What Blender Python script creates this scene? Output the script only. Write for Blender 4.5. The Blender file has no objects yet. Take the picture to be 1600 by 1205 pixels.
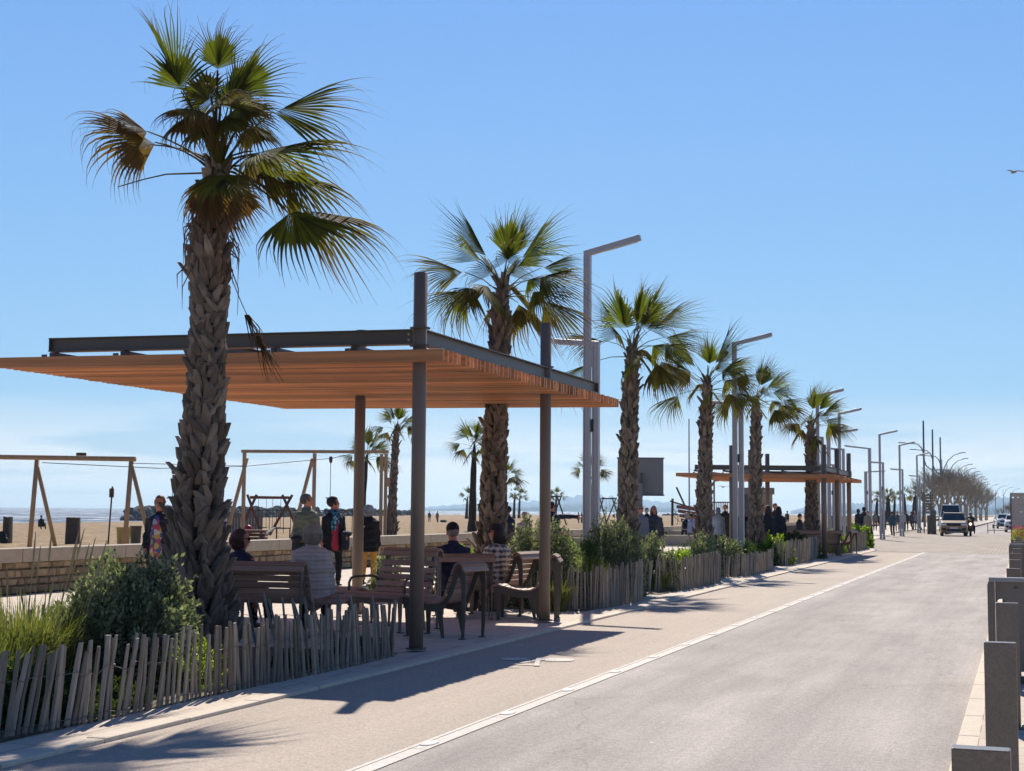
import bpy, math, random
import numpy as np
from mathutils import Vector as V, Matrix, Quaternion
R = math.radians
rng = np.random.default_rng(7)
random.seed(7)
sc = bpy.context.scene
COL = sc.collection

# ------------------------------------------------------------------ camera
CAMH, YAW, PITCH, ROLL, FPX = 1.5, R(19.5), math.atan(195.5 / 2250), R(0.42), 2250.0
cd = bpy.data.cameras.new('camera'); cam = bpy.data.objects.new('camera', cd); COL.objects.link(cam)
cd.sensor_width = 36; cd.lens = 36 * FPX / 1600; cd.clip_start = .1; cd.clip_end = 60000
camR = Matrix.Rotation(YAW, 3, 'Z') @ Matrix.Rotation(R(90) + PITCH, 3, 'X') @ Matrix.Rotation(ROLL, 3, 'Z')
cam.matrix_world = Matrix.Translation((0, 0, CAMH)) @ camR.to_4x4()
sc.camera = cam
FWD = V((-math.sin(YAW), math.cos(YAW), 0)); RGT = V((math.cos(YAW), math.sin(YAW), 0)); UP = V((0, 0, 1))
def ray(px, py): return (camR @ V(((px - 800) / FPX, (602.5 - py) / FPX, -1)))
def G(px, py, z=0.0):
    r = ray(px, py); t = (z - CAMH) / r.z
    return V((0, 0, CAMH)) + r * t
def D(px, py, d):                 # point seen at px,py, d metres ahead
    r = ray(px, py); return V((0, 0, CAMH)) + r * (d / r.dot(FWD))
def S(px, d, z=0.0):              # ground spot seen in column px, d metres ahead
    p = D(px, 800, d); return V((p.x, p.y, z))
def srgb(h):
    h = h.lstrip('#'); c = [int(h[i:i + 2], 16) / 255 for i in (0, 2, 4)]
    return tuple(x / 12.92 if x <= .04045 else ((x + .055) / 1.055) ** 2.4 for x in c)

# ------------------------------------------------------------------ tagging
def tag(o, label=None, cat=None, group=None, kind=None):
    if label: o['label'] = label
    if cat: o['category'] = cat
    if group: o['group'] = group
    if kind: o['kind'] = kind
    return o
def thing(name, label, cat, loc=(0, 0, 0), rz=0.0, group=None):
    o = bpy.data.objects.new(name, None); COL.objects.link(o); o.empty_display_size = .1
    o.location = loc; o.rotation_euler = (0, 0, rz)
    return tag(o, label, cat, group)
def copy_tree(o, parent=None):
    c = o.copy(); COL.objects.link(c)
    if parent: c.parent = parent
    for ch in [x for x in COL.objects if x.parent == o]: copy_tree(ch, c)
    return c

# ------------------------------------------------------------------ mesh builder
class MB:
    def __init__(s): s.v = []; s.f = []
    def add(s, vs, fs):
        b = len(s.v); s.v += [tuple(x) for x in vs]; s.f += [tuple(i + b for i in f) for f in fs]
    def box(s, c, d, M=None):
        c = V(c); hx, hy, hz = d[0] / 2, d[1] / 2, d[2] / 2
        vs = [V((x, y, z)) for x in (-hx, hx) for y in (-hy, hy) for z in (-hz, hz)]
        if M is not None: vs = [M @ q for q in vs]
        s.add([c + q for q in vs], [(0, 1, 3, 2), (4, 6, 7, 5), (0, 4, 5, 1), (2, 3, 7, 6), (0, 2, 6, 4), (1, 5, 7, 3)])
    def beam(s, a, b, w, h, up=(0, 0, 1)):
        a, b = V(a), V(b); d = (b - a); L = d.length; d.normalize(); up = V(up)
        if abs(d.dot(up)) > .98: up = V((1, 0, 0))
        x = d.cross(up).normalized(); z = x.cross(d)
        s.box((a + b) / 2, (w, L, h), Matrix((x, d, z)).transposed())
    def tube(s, pts, rs, n=8, cap=True, flat=1.0):
        pts = [V(p) for p in pts]
        if not hasattr(rs, '__len__'): rs = [rs] * len(pts)
        rings = []; ref = None
        for i, p in enumerate(pts):
            d = (pts[min(i + 1, len(pts) - 1)] - pts[max(i - 1, 0)]).normalized()
            if ref is None: ref = d.cross(V((0, 0, 1)) if abs(d.z) < .9 else V((1, 0, 0))).normalized()
            else:
                ref = ref - d * ref.dot(d); ref.normalize()
            y = d.cross(ref)
            rings.append([p + (ref * math.cos(2 * math.pi * k / n) + y * flat * math.sin(2 * math.pi * k / n)) * rs[i] for k in range(n)])
        s.loft(rings, cap)
    def loft(s, rings, cap=True):
        n = len(rings[0]); b = 0; vs = [q for r in rings for q in r]; fs = []
        for i in range(len(rings) - 1):
            for k in range(n):
                k2 = (k + 1) % n; fs.append((i * n + k, i * n + k2, (i + 1) * n + k2, (i + 1) * n + k))
        if cap: fs.append(tuple(range(n))[::-1]); fs.append(tuple((len(rings) - 1) * n + k for k in range(n)))
        s.add(vs, fs)
    def ell(s, c, r, n=10, m=7, M=None):
        c = V(c); rings = []
        for j in range(m + 1):
            t = math.pi * (j + .001 if j == 0 else (j - .001 if j == m else j)) / m
            ring = []
            for k in range(n):
                a = 2 * math.pi * k / n
                q = V((r[0] * math.sin(t) * math.cos(a), r[1] * math.sin(t) * math.sin(a), -r[2] * math.cos(t)))
                ring.append(c + (M @ q if M is not None else q))
            rings.append(ring)
        s.loft(rings)
    def prism(s, prof, a, b, axis='x'):          # prof: list of (u,w) extruded between a and b on axis
        def P(u, w, t):
            return (t, u, w) if axis == 'x' else ((u, t, w) if axis == 'y' else (u, w, t))
        n = len(prof); vs = [P(u, w, a) for u, w in prof] + [P(u, w, b) for u, w in prof]
        fs = [tuple(range(n))[::-1], tuple(range(n, 2 * n))] + [(k, (k + 1) % n, n + (k + 1) % n, n + k) for k in range(n)]
        s.add(vs, fs)
    def sheet(s, pts, z): s.add([(p[0], p[1], z) for p in pts], [tuple(range(len(pts)))])
    def build(s, name, m, parent=None, smooth=False, bevel=0, fix=True):
        me = bpy.data.meshes.new(name); me.from_pydata(s.v, [], s.f)
        if fix:
            import bmesh
            bm = bmesh.new(); bm.from_mesh(me); bmesh.ops.recalc_face_normals(bm, faces=bm.faces); bm.to_mesh(me); bm.free()
        me.materials.append(m)
        if smooth: me.polygons.foreach_set('use_smooth', [True] * len(me.polygons))
        o = bpy.data.objects.new(name, me); COL.objects.link(o)
        if parent: o.parent = parent
        if bevel:
            b = o.modifiers.new('bevel', 'BEVEL'); b.width = bevel; b.segments = 2; b.limit_method = 'ANGLE'
        return o
def npmesh(name, verts, quads, m, parent=None, smooth=False, attr=None):
    me = bpy.data.meshes.new(name); nv = len(verts); nq = len(quads); k = quads.shape[1]
    me.vertices.add(nv); me.vertices.foreach_set('co', np.ascontiguousarray(verts, dtype=np.float32).ravel())
    me.loops.add(nq * k); me.loops.foreach_set('vertex_index', np.ascontiguousarray(quads, dtype=np.int32).ravel())
    me.polygons.add(nq); me.polygons.foreach_set('loop_start', np.arange(0, nq * k, k, dtype=np.int32))
    if attr is not None:
        a = me.attributes.new('dry', 'FLOAT', 'POINT'); a.data.foreach_set('value', np.asarray(attr, dtype=np.float32))
    me.update(calc_edges=True); me.validate(); me.materials.append(m)
    if smooth: me.polygons.foreach_set('use_smooth', [True] * len(me.polygons))
    o = bpy.data.objects.new(name, me); COL.objects.link(o)
    if parent: o.parent = parent
    return o
from mathutils import noise as mnoise
def remeshed(mb, voxel, name, m, parent, smooth=5, wrinkle=0):
    o = mb.build(name, m, None, fix=True)
    r = o.modifiers.new('r', 'REMESH'); r.mode = 'VOXEL'; r.voxel_size = voxel
    if smooth:
        q = o.modifiers.new('s', 'SMOOTH'); q.iterations = smooth; q.factor = .5
    dg = bpy.context.evaluated_depsgraph_get(); ev = o.evaluated_get(dg)
    me = bpy.data.meshes.new_from_object(ev)
    if wrinkle:
        me.update(); cs = [(v.co.copy(), v.normal.copy()) for v in me.vertices]
        for v, (c_, n_) in zip(me.vertices, cs):
            q_ = V((c_.x * 7, c_.y * 7, c_.z * 15)); v.co = c_ + n_ * wrinkle * (mnoise.noise(q_) + .6 * abs(mnoise.noise(q_ * 2.1 + V((3, 1, 7)))))
    me.name = name; old = o.data; o.modifiers.clear(); o.data = me; bpy.data.meshes.remove(old)
    if not me.materials: me.materials.append(m)
    me.polygons.foreach_set('use_smooth', [True] * len(me.polygons))
    o.parent = parent
    return o

# ------------------------------------------------------------------ materials
def newmat(name):
    m = bpy.data.materials.new(name); m.use_nodes = True; nt = m.node_tree; nt.nodes.clear()
    out = nt.nodes.new('ShaderNodeOutputMaterial'); return m, nt, out
def nd(nt, t, **kw):
    n = nt.nodes.new(t)
    for k, v in kw.items():
        if k in n.inputs.keys(): n.inputs[k].default_value = v
        else: setattr(n, k, v)
    return n
def noise(nt, scale, detail=4, rough=.6, vec=None, sc3=None, coord='Object', dist=0.0):
    tc = nt.nodes.new('ShaderNodeTexCoord'); src = tc.outputs[coord]
    if sc3:
        mp = nt.nodes.new('ShaderNodeMapping'); mp.inputs['Scale'].default_value = sc3
        nt.links.new(src, mp.inputs['Vector']); src = mp.outputs[0]
    n = nt.nodes.new('ShaderNodeTexNoise'); n.inputs['Scale'].default_value = scale
    n.inputs['Detail'].default_value = detail; n.inputs['Roughness'].default_value = rough; n.inputs['Distortion'].default_value = dist
    nt.links.new(src, n.inputs['Vector']); return n.outputs['Fac']
def ramp(nt, fac, stops):
    r = nt.nodes.new('ShaderNodeValToRGB'); el = r.color_ramp.elements
    while len(el) < len(stops): el.new(.5)
    for e, (p, c) in zip(el, stops): e.position = p; e.color = (*c, 1) if len(c) == 3 else c
    nt.links.new(fac, r.inputs[0]); return r.outputs[0]
def mixc(nt, a, b, fac, mode='MIX'):
    m = nt.nodes.new('ShaderNodeMix'); m.data_type = 'RGBA'; m.blend_type = mode
    for sock, val in ((m.inputs[0], fac), (m.inputs[6], a), (m.inputs[7], b)):
        if isinstance(val, (int, float)): sock.default_value = val
        elif isinstance(val, tuple): sock.default_value = (*val[:3], 1)
        else: nt.links.new(val, sock)
    return m.outputs[2]
def maths(nt, op, a, b=0.0):
    m = nt.nodes.new('ShaderNodeMath'); m.operation = op
    for i, x in enumerate((a, b)):
        if isinstance(x, (int, float)): m.inputs[i].default_value = x
        else: nt.links.new(x, m.inputs[i])
    return m.outputs[0]
def bump(nt, h, strength=.3, dist=.01):
    b = nt.nodes.new('ShaderNodeBump'); b.inputs['Strength'].default_value = strength; b.inputs['Distance'].default_value = dist
    nt.links.new(h, b.inputs['Height']); return b.outputs[0]
def scl(c, k): return tuple(min(1, x * k) for x in c[:3])
_mats = {}
def M(name, col=None, rough=.7, var=.25, scale=8, metal=0.0, bmp=.0, sc3=None, fine=0, spec=.5, island=0.0, coat=0):
    if name in _mats: return _mats[name]
    if isinstance(col, str): col = srgb(col)
    m, nt, out = newmat(name); p = nd(nt, 'ShaderNodeBsdfPrincipled'); p.inputs['Roughness'].default_value = rough
    p.inputs['Metallic'].default_value = metal; p.inputs['Specular IOR Level'].default_value = spec
    if coat: p.inputs['Coat Weight'].default_value = coat
    f = noise(nt, scale, 5, .6, sc3=sc3)
    c = ramp(nt, f, [(.3, scl(col, 1 - var)), (.7, scl(col, 1 + var))])
    if fine:
        f2 = noise(nt, fine, 2, .7); c = mixc(nt, c, ramp(nt, f2, [(.3, (.6, .6, .6)), (.7, (1.3, 1.3, 1.3))]), .6, 'MULTIPLY')
    if island:
        g = nt.nodes.new('ShaderNodeNewGeometry'); r = ramp(nt, g.outputs['Random Per Island'], [(0, (1 - island,) * 3), (1, (1 + island,) * 3)])
        c = mixc(nt, c, r, 1.0, 'MULTIPLY')
    nt.links.new(c, p.inputs['Base Color'])
    if bmp: nt.links.new(bump(nt, noise(nt, fine or scale * 4, 4, .7, sc3=sc3), bmp, .01), p.inputs['Normal'])
    nt.links.new(p.outputs[0], out.inputs[0]); _mats[name] = m; return m
def leafmat(name, c0, c1, dryc=None, trans=.45, rough=.7):
    if name in _mats: return _mats[name]
    m, nt, out = newmat(name)
    g = nt.nodes.new('ShaderNodeNewGeometry'); f = maths(nt, 'ADD', maths(nt, 'MULTIPLY', g.outputs['Random Per Island'], .5), maths(nt, 'MULTIPLY', noise(nt, 4, 3), .5))
    c = ramp(nt, f, [(.2, c0), (.75, c1)])
    if dryc:
        a = nt.nodes.new('ShaderNodeAttribute'); a.attribute_name = 'dry'
        c = mixc(nt, c, dryc, a.outputs['Fac'])
    p = nd(nt, 'ShaderNodeBsdfPrincipled'); p.inputs['Roughness'].default_value = rough; p.inputs['Specular IOR Level'].default_value = .06
    t = nt.nodes.new('ShaderNodeBsdfTranslucent'); tc = mixc(nt, c, (1.0, 1.05, .35), .75, 'MULTIPLY')
    hs = nt.nodes.new('ShaderNodeHueSaturation'); hs.inputs['Value'].default_value = 1.9; nt.links.new(tc, hs.inputs['Color'])
    nt.links.new(c, p.inputs['Base Color']); nt.links.new(hs.outputs[0], t.inputs['Color'])
    mx = nt.nodes.new('ShaderNodeMixShader'); mx.inputs[0].default_value = trans
    nt.links.new(p.outputs[0], mx.inputs[1]); nt.links.new(t.outputs[0], mx.inputs[2]); nt.links.new(mx.outputs[0], out.inputs[0])
    _mats[name] = m; return m
# ------------------------------------------------------------------ light and sky
SUN_EL, SUN_AZ = R(42), R(-16.5)            # azimuth clockwise from +Y
sdir = V((math.sin(SUN_AZ) * math.cos(SUN_EL), math.cos(SUN_AZ) * math.cos(SUN_EL), math.sin(SUN_EL)))
sl = bpy.data.lights.new('sun', 'SUN'); sl.energy = 5.0; sl.angle = R(.53); sl.color = (1, .93, .83)
so = bpy.data.objects.new('sun', sl); COL.objects.link(so); so.rotation_euler = sdir.to_track_quat('Z', 'Y').to_euler(); so.location = (0, 0, 50)
w = bpy.data.worlds.new('World'); sc.world = w; w.use_nodes = True; nt = w.node_tree; nt.nodes.clear()
wo = nt.nodes.new('ShaderNodeOutputWorld'); bg = nt.nodes.new('ShaderNodeBackground'); bg.inputs[1].default_value = .10
sk = nt.nodes.new('ShaderNodeTexSky'); sk.sky_type = 'NISHITA'; sk.sun_disc = False; sk.sun_elevation = SUN_EL; sk.sun_rotation = SUN_AZ % (2 * math.pi)
sk.altitude = 0; sk.air_density = 1.0; sk.dust_density = .25; sk.ozone_density = 2.6
# thin low cloud bank near the horizon
tc = nt.nodes.new('ShaderNodeTexCoord'); mp = nt.nodes.new('ShaderNodeMapping'); mp.inputs['Scale'].default_value = (1.6, 1.6, 14)
nt.links.new(tc.outputs['Generated'], mp.inputs[0]); cn = nt.nodes.new('ShaderNodeTexNoise'); cn.inputs['Scale'].default_value = 2.6; cn.inputs['Detail'].default_value = 7; cn.inputs['Roughness'].default_value = .58
nt.links.new(mp.outputs[0], cn.inputs['Vector'])
sx = nt.nodes.new('ShaderNodeSeparateXYZ'); nt.links.new(tc.outputs['Generated'], sx.inputs[0])
band = ramp(nt, sx.outputs['Z'], [(0.0, (.55,) * 3), (.012, (.8,) * 3), (.036, (.8,) * 3), (.055, (.35,) * 3), (.08, (0,) * 3)])
cl = ramp(nt, cn.outputs['Fac'], [(.36, (0,) * 3), (.50, (1,) * 3)])
cf = maths(nt, 'MULTIPLY', band, cl)
grad = ramp(nt, maths(nt, 'MULTIPLY', sx.outputs['Z'], 1.6), [(p_, tuple(x * .9 for x in srgb(h))) for p_, h in ((0.0, '#bfdcf2'), (.035, '#bcdcf5'), (.13, '#9acffb'), (.30, '#8ac2fb'), (.56, '#76aff9'), (.80, '#4078c6'), (1, '#2a569c'))])
gs = nt.nodes.new('ShaderNodeVectorMath'); gs.operation = 'SCALE'; azr = ramp(nt, maths(nt, 'ADD', maths(nt, 'MULTIPLY', maths(nt, 'ADD', maths(nt, 'MULTIPLY', sx.outputs['X'], -math.sin(YAW)), maths(nt, 'MULTIPLY', sx.outputs['Y'], math.cos(YAW))), .5), .5), [(.15, (.46, .50, .56)), (.55, (.72, .75, .80)), (.80, (1, 1, 1))])
grad = mixc(nt, grad, azr, 1.0, 'MULTIPLY')
gs.inputs['Scale'].default_value = 8.9; nt.links.new(grad, gs.inputs[0])
c = mixc(nt, sk.outputs[0], gs.outputs[0], .88)
c = mixc(nt, c, (8.8, 9.0, 9.3), maths(nt, 'MULTIPLY', cf, .75))
nt.links.new(c, bg.inputs[0]); nt.links.new(bg.outputs[0], wo.inputs[0])
vs = sc.view_settings; vs.view_transform = 'Standard'; vs.look = 'None'; vs.exposure = .2; vs.gamma = 1; vs.use_curve_mapping = False
sc.cycles.max_bounces = 6; sc.cycles.diffuse_bounces = 3; sc.cycles.glossy_bounces = 3; sc.cycles.transmission_bounces = 4; sc.cycles.transparent_max_bounces = 6; sc.cycles.volume_bounces = 0
sc.cycles.sample_clamp_indirect = 6

# ------------------------------------------------------------------ ground materials
def ground_mat(name, c, patch, speck, streak=0, rough=.85, fine=90, bmp=.25, slab=None, grit=0, tracks=False):
    m, nt, out = newmat(name); p = nd(nt, 'ShaderNodeBsdfPrincipled'); p.inputs['Roughness'].default_value = rough; p.inputs['Specular IOR Level'].default_value = .3
    col = ramp(nt, noise(nt, .55, 5, .62, sc3=(1, .45, 1)), [(.3, scl(c, 1 - patch)), (.7, scl(c, 1 + patch))])
    f = noise(nt, fine, 3, .75)
    col = mixc(nt, col, ramp(nt, f, [(.3, (1 - speck,) * 3), (.52, (1,) * 3), (.74, (1 + speck,) * 3)]), 1.0, 'MULTIPLY')
    f3 = noise(nt, 14, 4, .7)
    col = mixc(nt, col, ramp(nt, f3, [(.3, (.93, .92, .90)), (.7, (1.06, 1.06, 1.06))]), 1.0, 'MULTIPLY')
    if grit:
        col = mixc(nt, col, ramp(nt, noise(nt, 20, 3, .85), [(.34, (1 - grit,) * 3), (.5, (1,) * 3), (.66, (1 + grit,) * 3)]), 1.0, 'MULTIPLY')
    if tracks:      # pale worn wheel paths, a darker oily middle and scattered pale chips
        tx = nt.nodes.new('ShaderNodeTexCoord'); sp = nt.nodes.new('ShaderNodeSeparateXYZ'); nt.links.new(tx.outputs['Object'], sp.inputs[0])
        wob = maths(nt, 'MULTIPLY', noise(nt, .35, 3, .6), .9); u = maths(nt, 'ADD', maths(nt, 'MULTIPLY', sp.outputs['X'], .3333), wob); fr = maths(nt, 'FRACT', u)
        col = mixc(nt, col, ramp(nt, fr, [(0, (.97,) * 3), (.22, (1.10, 1.09, 1.08)), (.36, (.93,) * 3), (.55, (.90, .895, .89)), (.72, (1.09, 1.08, 1.07)), (.9, (.96,) * 3)]), 1.0, 'MULTIPLY')
        v = nt.nodes.new('ShaderNodeTexVoronoi'); v.inputs['Scale'].default_value = 2.2; nt.links.new(tx.outputs['Object'], v.inputs['Vector'])
        col = mixc(nt, col, ramp(nt, v.outputs['Distance'], [(0, (1.5,) * 3), (.035, (1.4,) * 3), (.05, (1,) * 3)]), 1.0, 'MULTIPLY')
        v2 = nt.nodes.new('ShaderNodeTexVoronoi'); v2.feature = 'DISTANCE_TO_EDGE'; v2.inputs['Scale'].default_value = .22; mq = nt.nodes.new('ShaderNodeMixRGB'); mq.blend_type = 'LINEAR_LIGHT'; mq.inputs[0].default_value = .5
        nzz = nt.nodes.new('ShaderNodeTexNoise'); nzz.inputs['Scale'].default_value = 1.3; nzz.inputs['Detail'].default_value = 6; nt.links.new(tx.outputs['Object'], nzz.inputs['Vector']); nt.links.new(tx.outputs['Object'], mq.inputs[1]); nt.links.new(nzz.outputs['Color'], mq.inputs[2]); nt.links.new(mq.outputs[0], v2.inputs['Vector'])
        col = mixc(nt, col, ramp(nt, v2.outputs['Distance'], [(0, (.66,) * 3), (.0022, (.74,) * 3), (.004, (1,) * 3)]), .55, 'MULTIPLY')
    if streak:
        s1 = noise(nt, 1.6, 6, .7, sc3=(1.5, .10, 1))
        col = mixc(nt, col, ramp(nt, s1, [(.35, (1 - streak,) * 3), (.65, (1 + streak,) * 3)]), 1.0, 'MULTIPLY')
    if slab:
        tcx = nt.nodes.new('ShaderNodeTexCoord'); b = nt.nodes.new('ShaderNodeTexBrick')
        b.inputs['Scale'].default_value = 1; b.inputs['Brick Width'].default_value = slab[0]; b.inputs['Row Height'].default_value = slab[1]
        b.inputs['Mortar Size'].default_value = slab[2]; b.inputs['Color1'].default_value = (1, 1, 1, 1); b.inputs['Color2'].default_value = (*(slab[3],) * 3, 1); b.inputs['Mortar'].default_value = (.5, .47, .43, 1)
        nt.links.new(tcx.outputs['Object'], b.inputs['Vector'])
        col = mixc(nt, col, b.outputs['Color'], 1.0, 'MULTIPLY')
    nt.links.new(col, p.inputs['Base Color'])
    if bmp: nt.links.new(bump(nt, f, bmp, .006), p.inputs['Normal'])
    nt.links.new(p.outputs[0], out.inputs[0]); return m
m_road = ground_mat('asphalt', srgb('#aba29b'), .12, .40, .14, fine=60, grit=.15, tracks=True)
m_lane = ground_mat('bike lane surface', srgb('#bbab9b'), .07, .30, .05, fine=60, grit=.09)
m_pave = ground_mat('beige paving', srgb('#d6c6b4'), .06, .12, fine=60, slab=(.9, .45, .008, .93))
m_plaza = ground_mat('pale plaza', srgb('#d2c5b4'), .05, .1, fine=30, slab=(1.2, 1.2, .01, .95))
m_cob = ground_mat('cobbles', srgb('#bfb1a2'), .10, .22, fine=14, slab=(.3, .22, .03, .72), bmp=.6)
m_kerb = ground_mat('kerb stone', srgb('#dccdb9'), .06, .1, fine=70)
m_rpave = ground_mat('terrace paving', srgb('#d4c3ae'), .05, .12, fine=80, slab=(.6, .3, .006, .9))
m_soil = ground_mat('soil', srgb('#6b5a48'), .2, .4, fine=50)
m_paint = ground_mat('worn white paint', (.74, .68, .60), .08, .22, fine=60, bmp=.1)
m_land = ground_mat('distant ground', srgb('#9a8b74'), .15, .1, fine=2, bmp=0)

def struct(name, mb, m, **k): return tag(mb.build(name, m, **k), kind='structure')
def rect(name, x0, x1, y0, y1, z, m):
    b = MB(); b.sheet([(x0, y0), (x1, y0), (x1, y1), (x0, y1)], z); return struct(name, b, m)
rect('ground', -16.3, 6000, -60, 6500, -.03, m_land)
rect('road', -3.66, -.43, -20, 58, 0.0, m_road)
rect('road', -5.2, -.43, 112, 900, .004, m_road)
rect('bike_lane', -5.58, -3.55, -20, 58, -.004, m_lane)
rect('road', -9.5, -.43, 58, 112, .002, m_cob)
rect('plaza', -16.0, -9.5, 50, 140, .026, m_plaza)
b = MB(); b.sheet([(-9.6, 60), (-6.9, 60), (-9.0, 108), (-9.6, 120)], .022); struct('plaza', b, m_plaza)
rect('verge', -16, -5.2, 140, 900, .03, m_plaza)
rect('promenade', -16.1, -5.74, -20, 62, .018, m_pave)
b = MB(); [b.box((-5.66, -20 + k + .5, -.05), (.15, .988, .148 + .004 * math.sin(k * 2.3))) for k in range(80)]; struct('kerb', b, m_kerb, bevel=.008)
b = MB(); [b.box((-.36, -20 + k + .5, -.02), (.14, .988, .16)) for k in range(125)]; struct('kerb', b, m_kerb, bevel=.012)
b = MB(); b.box((-5.3, 250, -.03), (.25, 280, .34)); struct('kerb', b, M('dark kerb', '#6c6256'))
rect('pavement', -.30, 12, -20, 105, .06, m_rpave)
# white separating line with its raised studs
b = MB(); rnd = random.Random(3)
y = -2.0
while y < 57.5:
    b.sheet([(-3.66, y), (-3.555, y), (-3.555, y + 1.492), (-3.66, y + 1.492)], .005); b.sheet([(-3.70, y), (-3.668, y), (-3.668, y + 1.492), (-3.70, y + 1.492)], .005); y += 1.5
struct('lane_line', b, m_paint)
y = 1.21; st = None; m_stud = ground_mat('lane stud paint', (.82, .76, .70), .03, .08, bmp=0)
while y < 50:
    if st is None:
        b = MB(); b.loft([[V((math.cos(k * .628) * r_, math.sin(k * .628) * r_ * 2.2, z_)) for k in range(10)] for r_, z_ in ((.052, .005), (.045, .010), (.02, .012))]); st = b.build('lane_stud', m_stud, None, smooth=True); o = st
    else: o = st.copy(); COL.objects.link(o)
    o.location = (-3.63, y, 0); tag(o, 'pale lens-shaped stud on the white lane line', 'road stud', 'raised studs along the white lane line'); y += 1.5
# bicycle stencil in the lane
b = MB(); o1 = G(872, 1031); o2 = G(806, 1030)
def disc(c, r, n=18, z=.004, sx=1.0): b.sheet([(c[0] + math.cos(2 * math.pi * k / n) * r * sx, c[1] + math.sin(2 * math.pi * k / n) * r) for k in range(n)], z)
def bar(p, q, wd, z):
    p, q = V((p[0], p[1], 0)), V((q[0], q[1], 0)); t = (q - p).normalized().cross(UP) * wd / 2
    b.sheet([tuple((p + t)[:2]), tuple((q + t)[:2]), tuple((q - t)[:2]), tuple((p - t)[:2])], z)
disc(o1, .17, z=.002, sx=1.0); disc(o2, .15, z=.002)
bar(G(812, 1036), G(850, 1031), .06, .0030); bar(G(798, 1038), G(845, 1040), .05, .0040); bar(G(842, 1029), G(838, 1041), .05, .0050); bar(G(795, 1043), G(812, 1043), .06, .002)
disc(G(811, 1008), .05, 10, .002)
struct('bicycle_marking', b, m_paint)
# ------------------------------------------------------------------ sand, sea, hills
def shore(y):
    pts = [(-300, -165), (120, -172), (215, -176), (300, -182), (420, -250), (620, -350), (1000, -345), (1200, -200), (1500, -60), (4000, -20)]
    for (a, xa), (c, xc) in zip(pts, pts[1:]):
        if a <= y <= c: return xa + (xc - xa) * (y - a) / (c - a)
    return -20
ys = np.concatenate([np.linspace(-40, 90, 120), np.linspace(92, 300, 60), np.linspace(310, 2600, 60)])
us = np.concatenate([np.linspace(0, .3, 90), np.linspace(.31, 1, 50)])
vt = []; 
for y in ys:
    X1 = shore(y)
    for u in us:
        x = -16.2 + (X1 + 16.2) * u
        z = .18 * (1 - u) - 1.45 * u ** 1.5 + (.03 * math.sin(x * 1.7 + math.sin(y * .9) * 2) * math.cos(y * 1.3 + x * .4) if 0 < u < .9 else 0)
        vt.append((x, y, z))
nu = len(us); q = np.array([(i * nu + j, i * nu + j + 1, (i + 1) * nu + j + 1, (i + 1) * nu + j) for i in range(len(ys) - 1) for j in range(nu - 1)])
m, nt, out = newmat('sand'); p = nd(nt, 'ShaderNodeBsdfPrincipled'); p.inputs['Roughness'].default_value = .95; p.inputs['Specular IOR Level'].default_value = .1
c = ramp(nt, noise(nt, .35, 6, .65), [(.3, srgb('#a48c70')), (.7, srgb('#c2a988'))])
f = noise(nt, 2.3, 5, .7); c = mixc(nt, c, ramp(nt, f, [(.36, (.58, .56, .54)), (.6, (1.1, 1.1, 1.1))]), .9, 'MULTIPLY')
nt.links.new(c, p.inputs['Base Color']); nt.links.new(bump(nt, noise(nt, 2.6, 4, .65), 1.0, .35), p.inputs['Normal']); nt.links.new(p.outputs[0], out.inputs[0])
tag(npmesh('sand', np.array(vt), q, m, smooth=True), kind='structure')
m, nt, out = newmat('sea water'); p = nd(nt, 'ShaderNodeBsdfPrincipled'); p.inputs['Base Color'].default_value = (*srgb('#2f5f88'), 1); p.inputs['IOR'].default_value = 1.33; p.inputs['Specular IOR Level'].default_value = .22
n1 = noise(nt, .22, 3, .6, sc3=(.7, 1.2, 1)); n2 = noise(nt, 1.6, 4, .7)
n3_ = noise(nt, .55, 3, .8, sc3=(1.0, .05, 1)); nt.links.new(ramp(nt, n3_, [(.44, (.12,) * 3), (.56, (.80,) * 3)]), p.inputs['Roughness'])
nt.links.new(bump(nt, maths(nt, 'ADD', n1, maths(nt, 'MULTIPLY', n2, .22)), 1.0, 4.5), p.inputs['Normal'])
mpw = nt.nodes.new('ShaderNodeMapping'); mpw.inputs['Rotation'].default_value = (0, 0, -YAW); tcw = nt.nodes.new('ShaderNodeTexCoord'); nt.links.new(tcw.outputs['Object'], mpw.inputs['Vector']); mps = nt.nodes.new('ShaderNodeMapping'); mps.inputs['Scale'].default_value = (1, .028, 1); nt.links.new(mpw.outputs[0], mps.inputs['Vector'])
glitter = nt.nodes.new('ShaderNodeTexNoise'); glitter.inputs['Scale'].default_value = .62; glitter.inputs['Detail'].default_value = 2; glitter.inputs['Roughness'].default_value = .8; nt.links.new(mps.outputs[0], glitter.inputs['Vector'])
nt.links.new(ramp(nt, glitter.outputs['Fac'], [(.515, srgb('#17426c')), (.545, (.95, .96, .97))]), p.inputs['Base Color']); nt.links.new(p.outputs[0], out.inputs[0])  # white flecks in the base colour stand in for sun glitter on the water
b = MB(); b.sheet([(-8900, -1200), (5.0, -1200), (5.0, 7800), (-8900, 7800)], -1.40); struct('sea', b, m)
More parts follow.
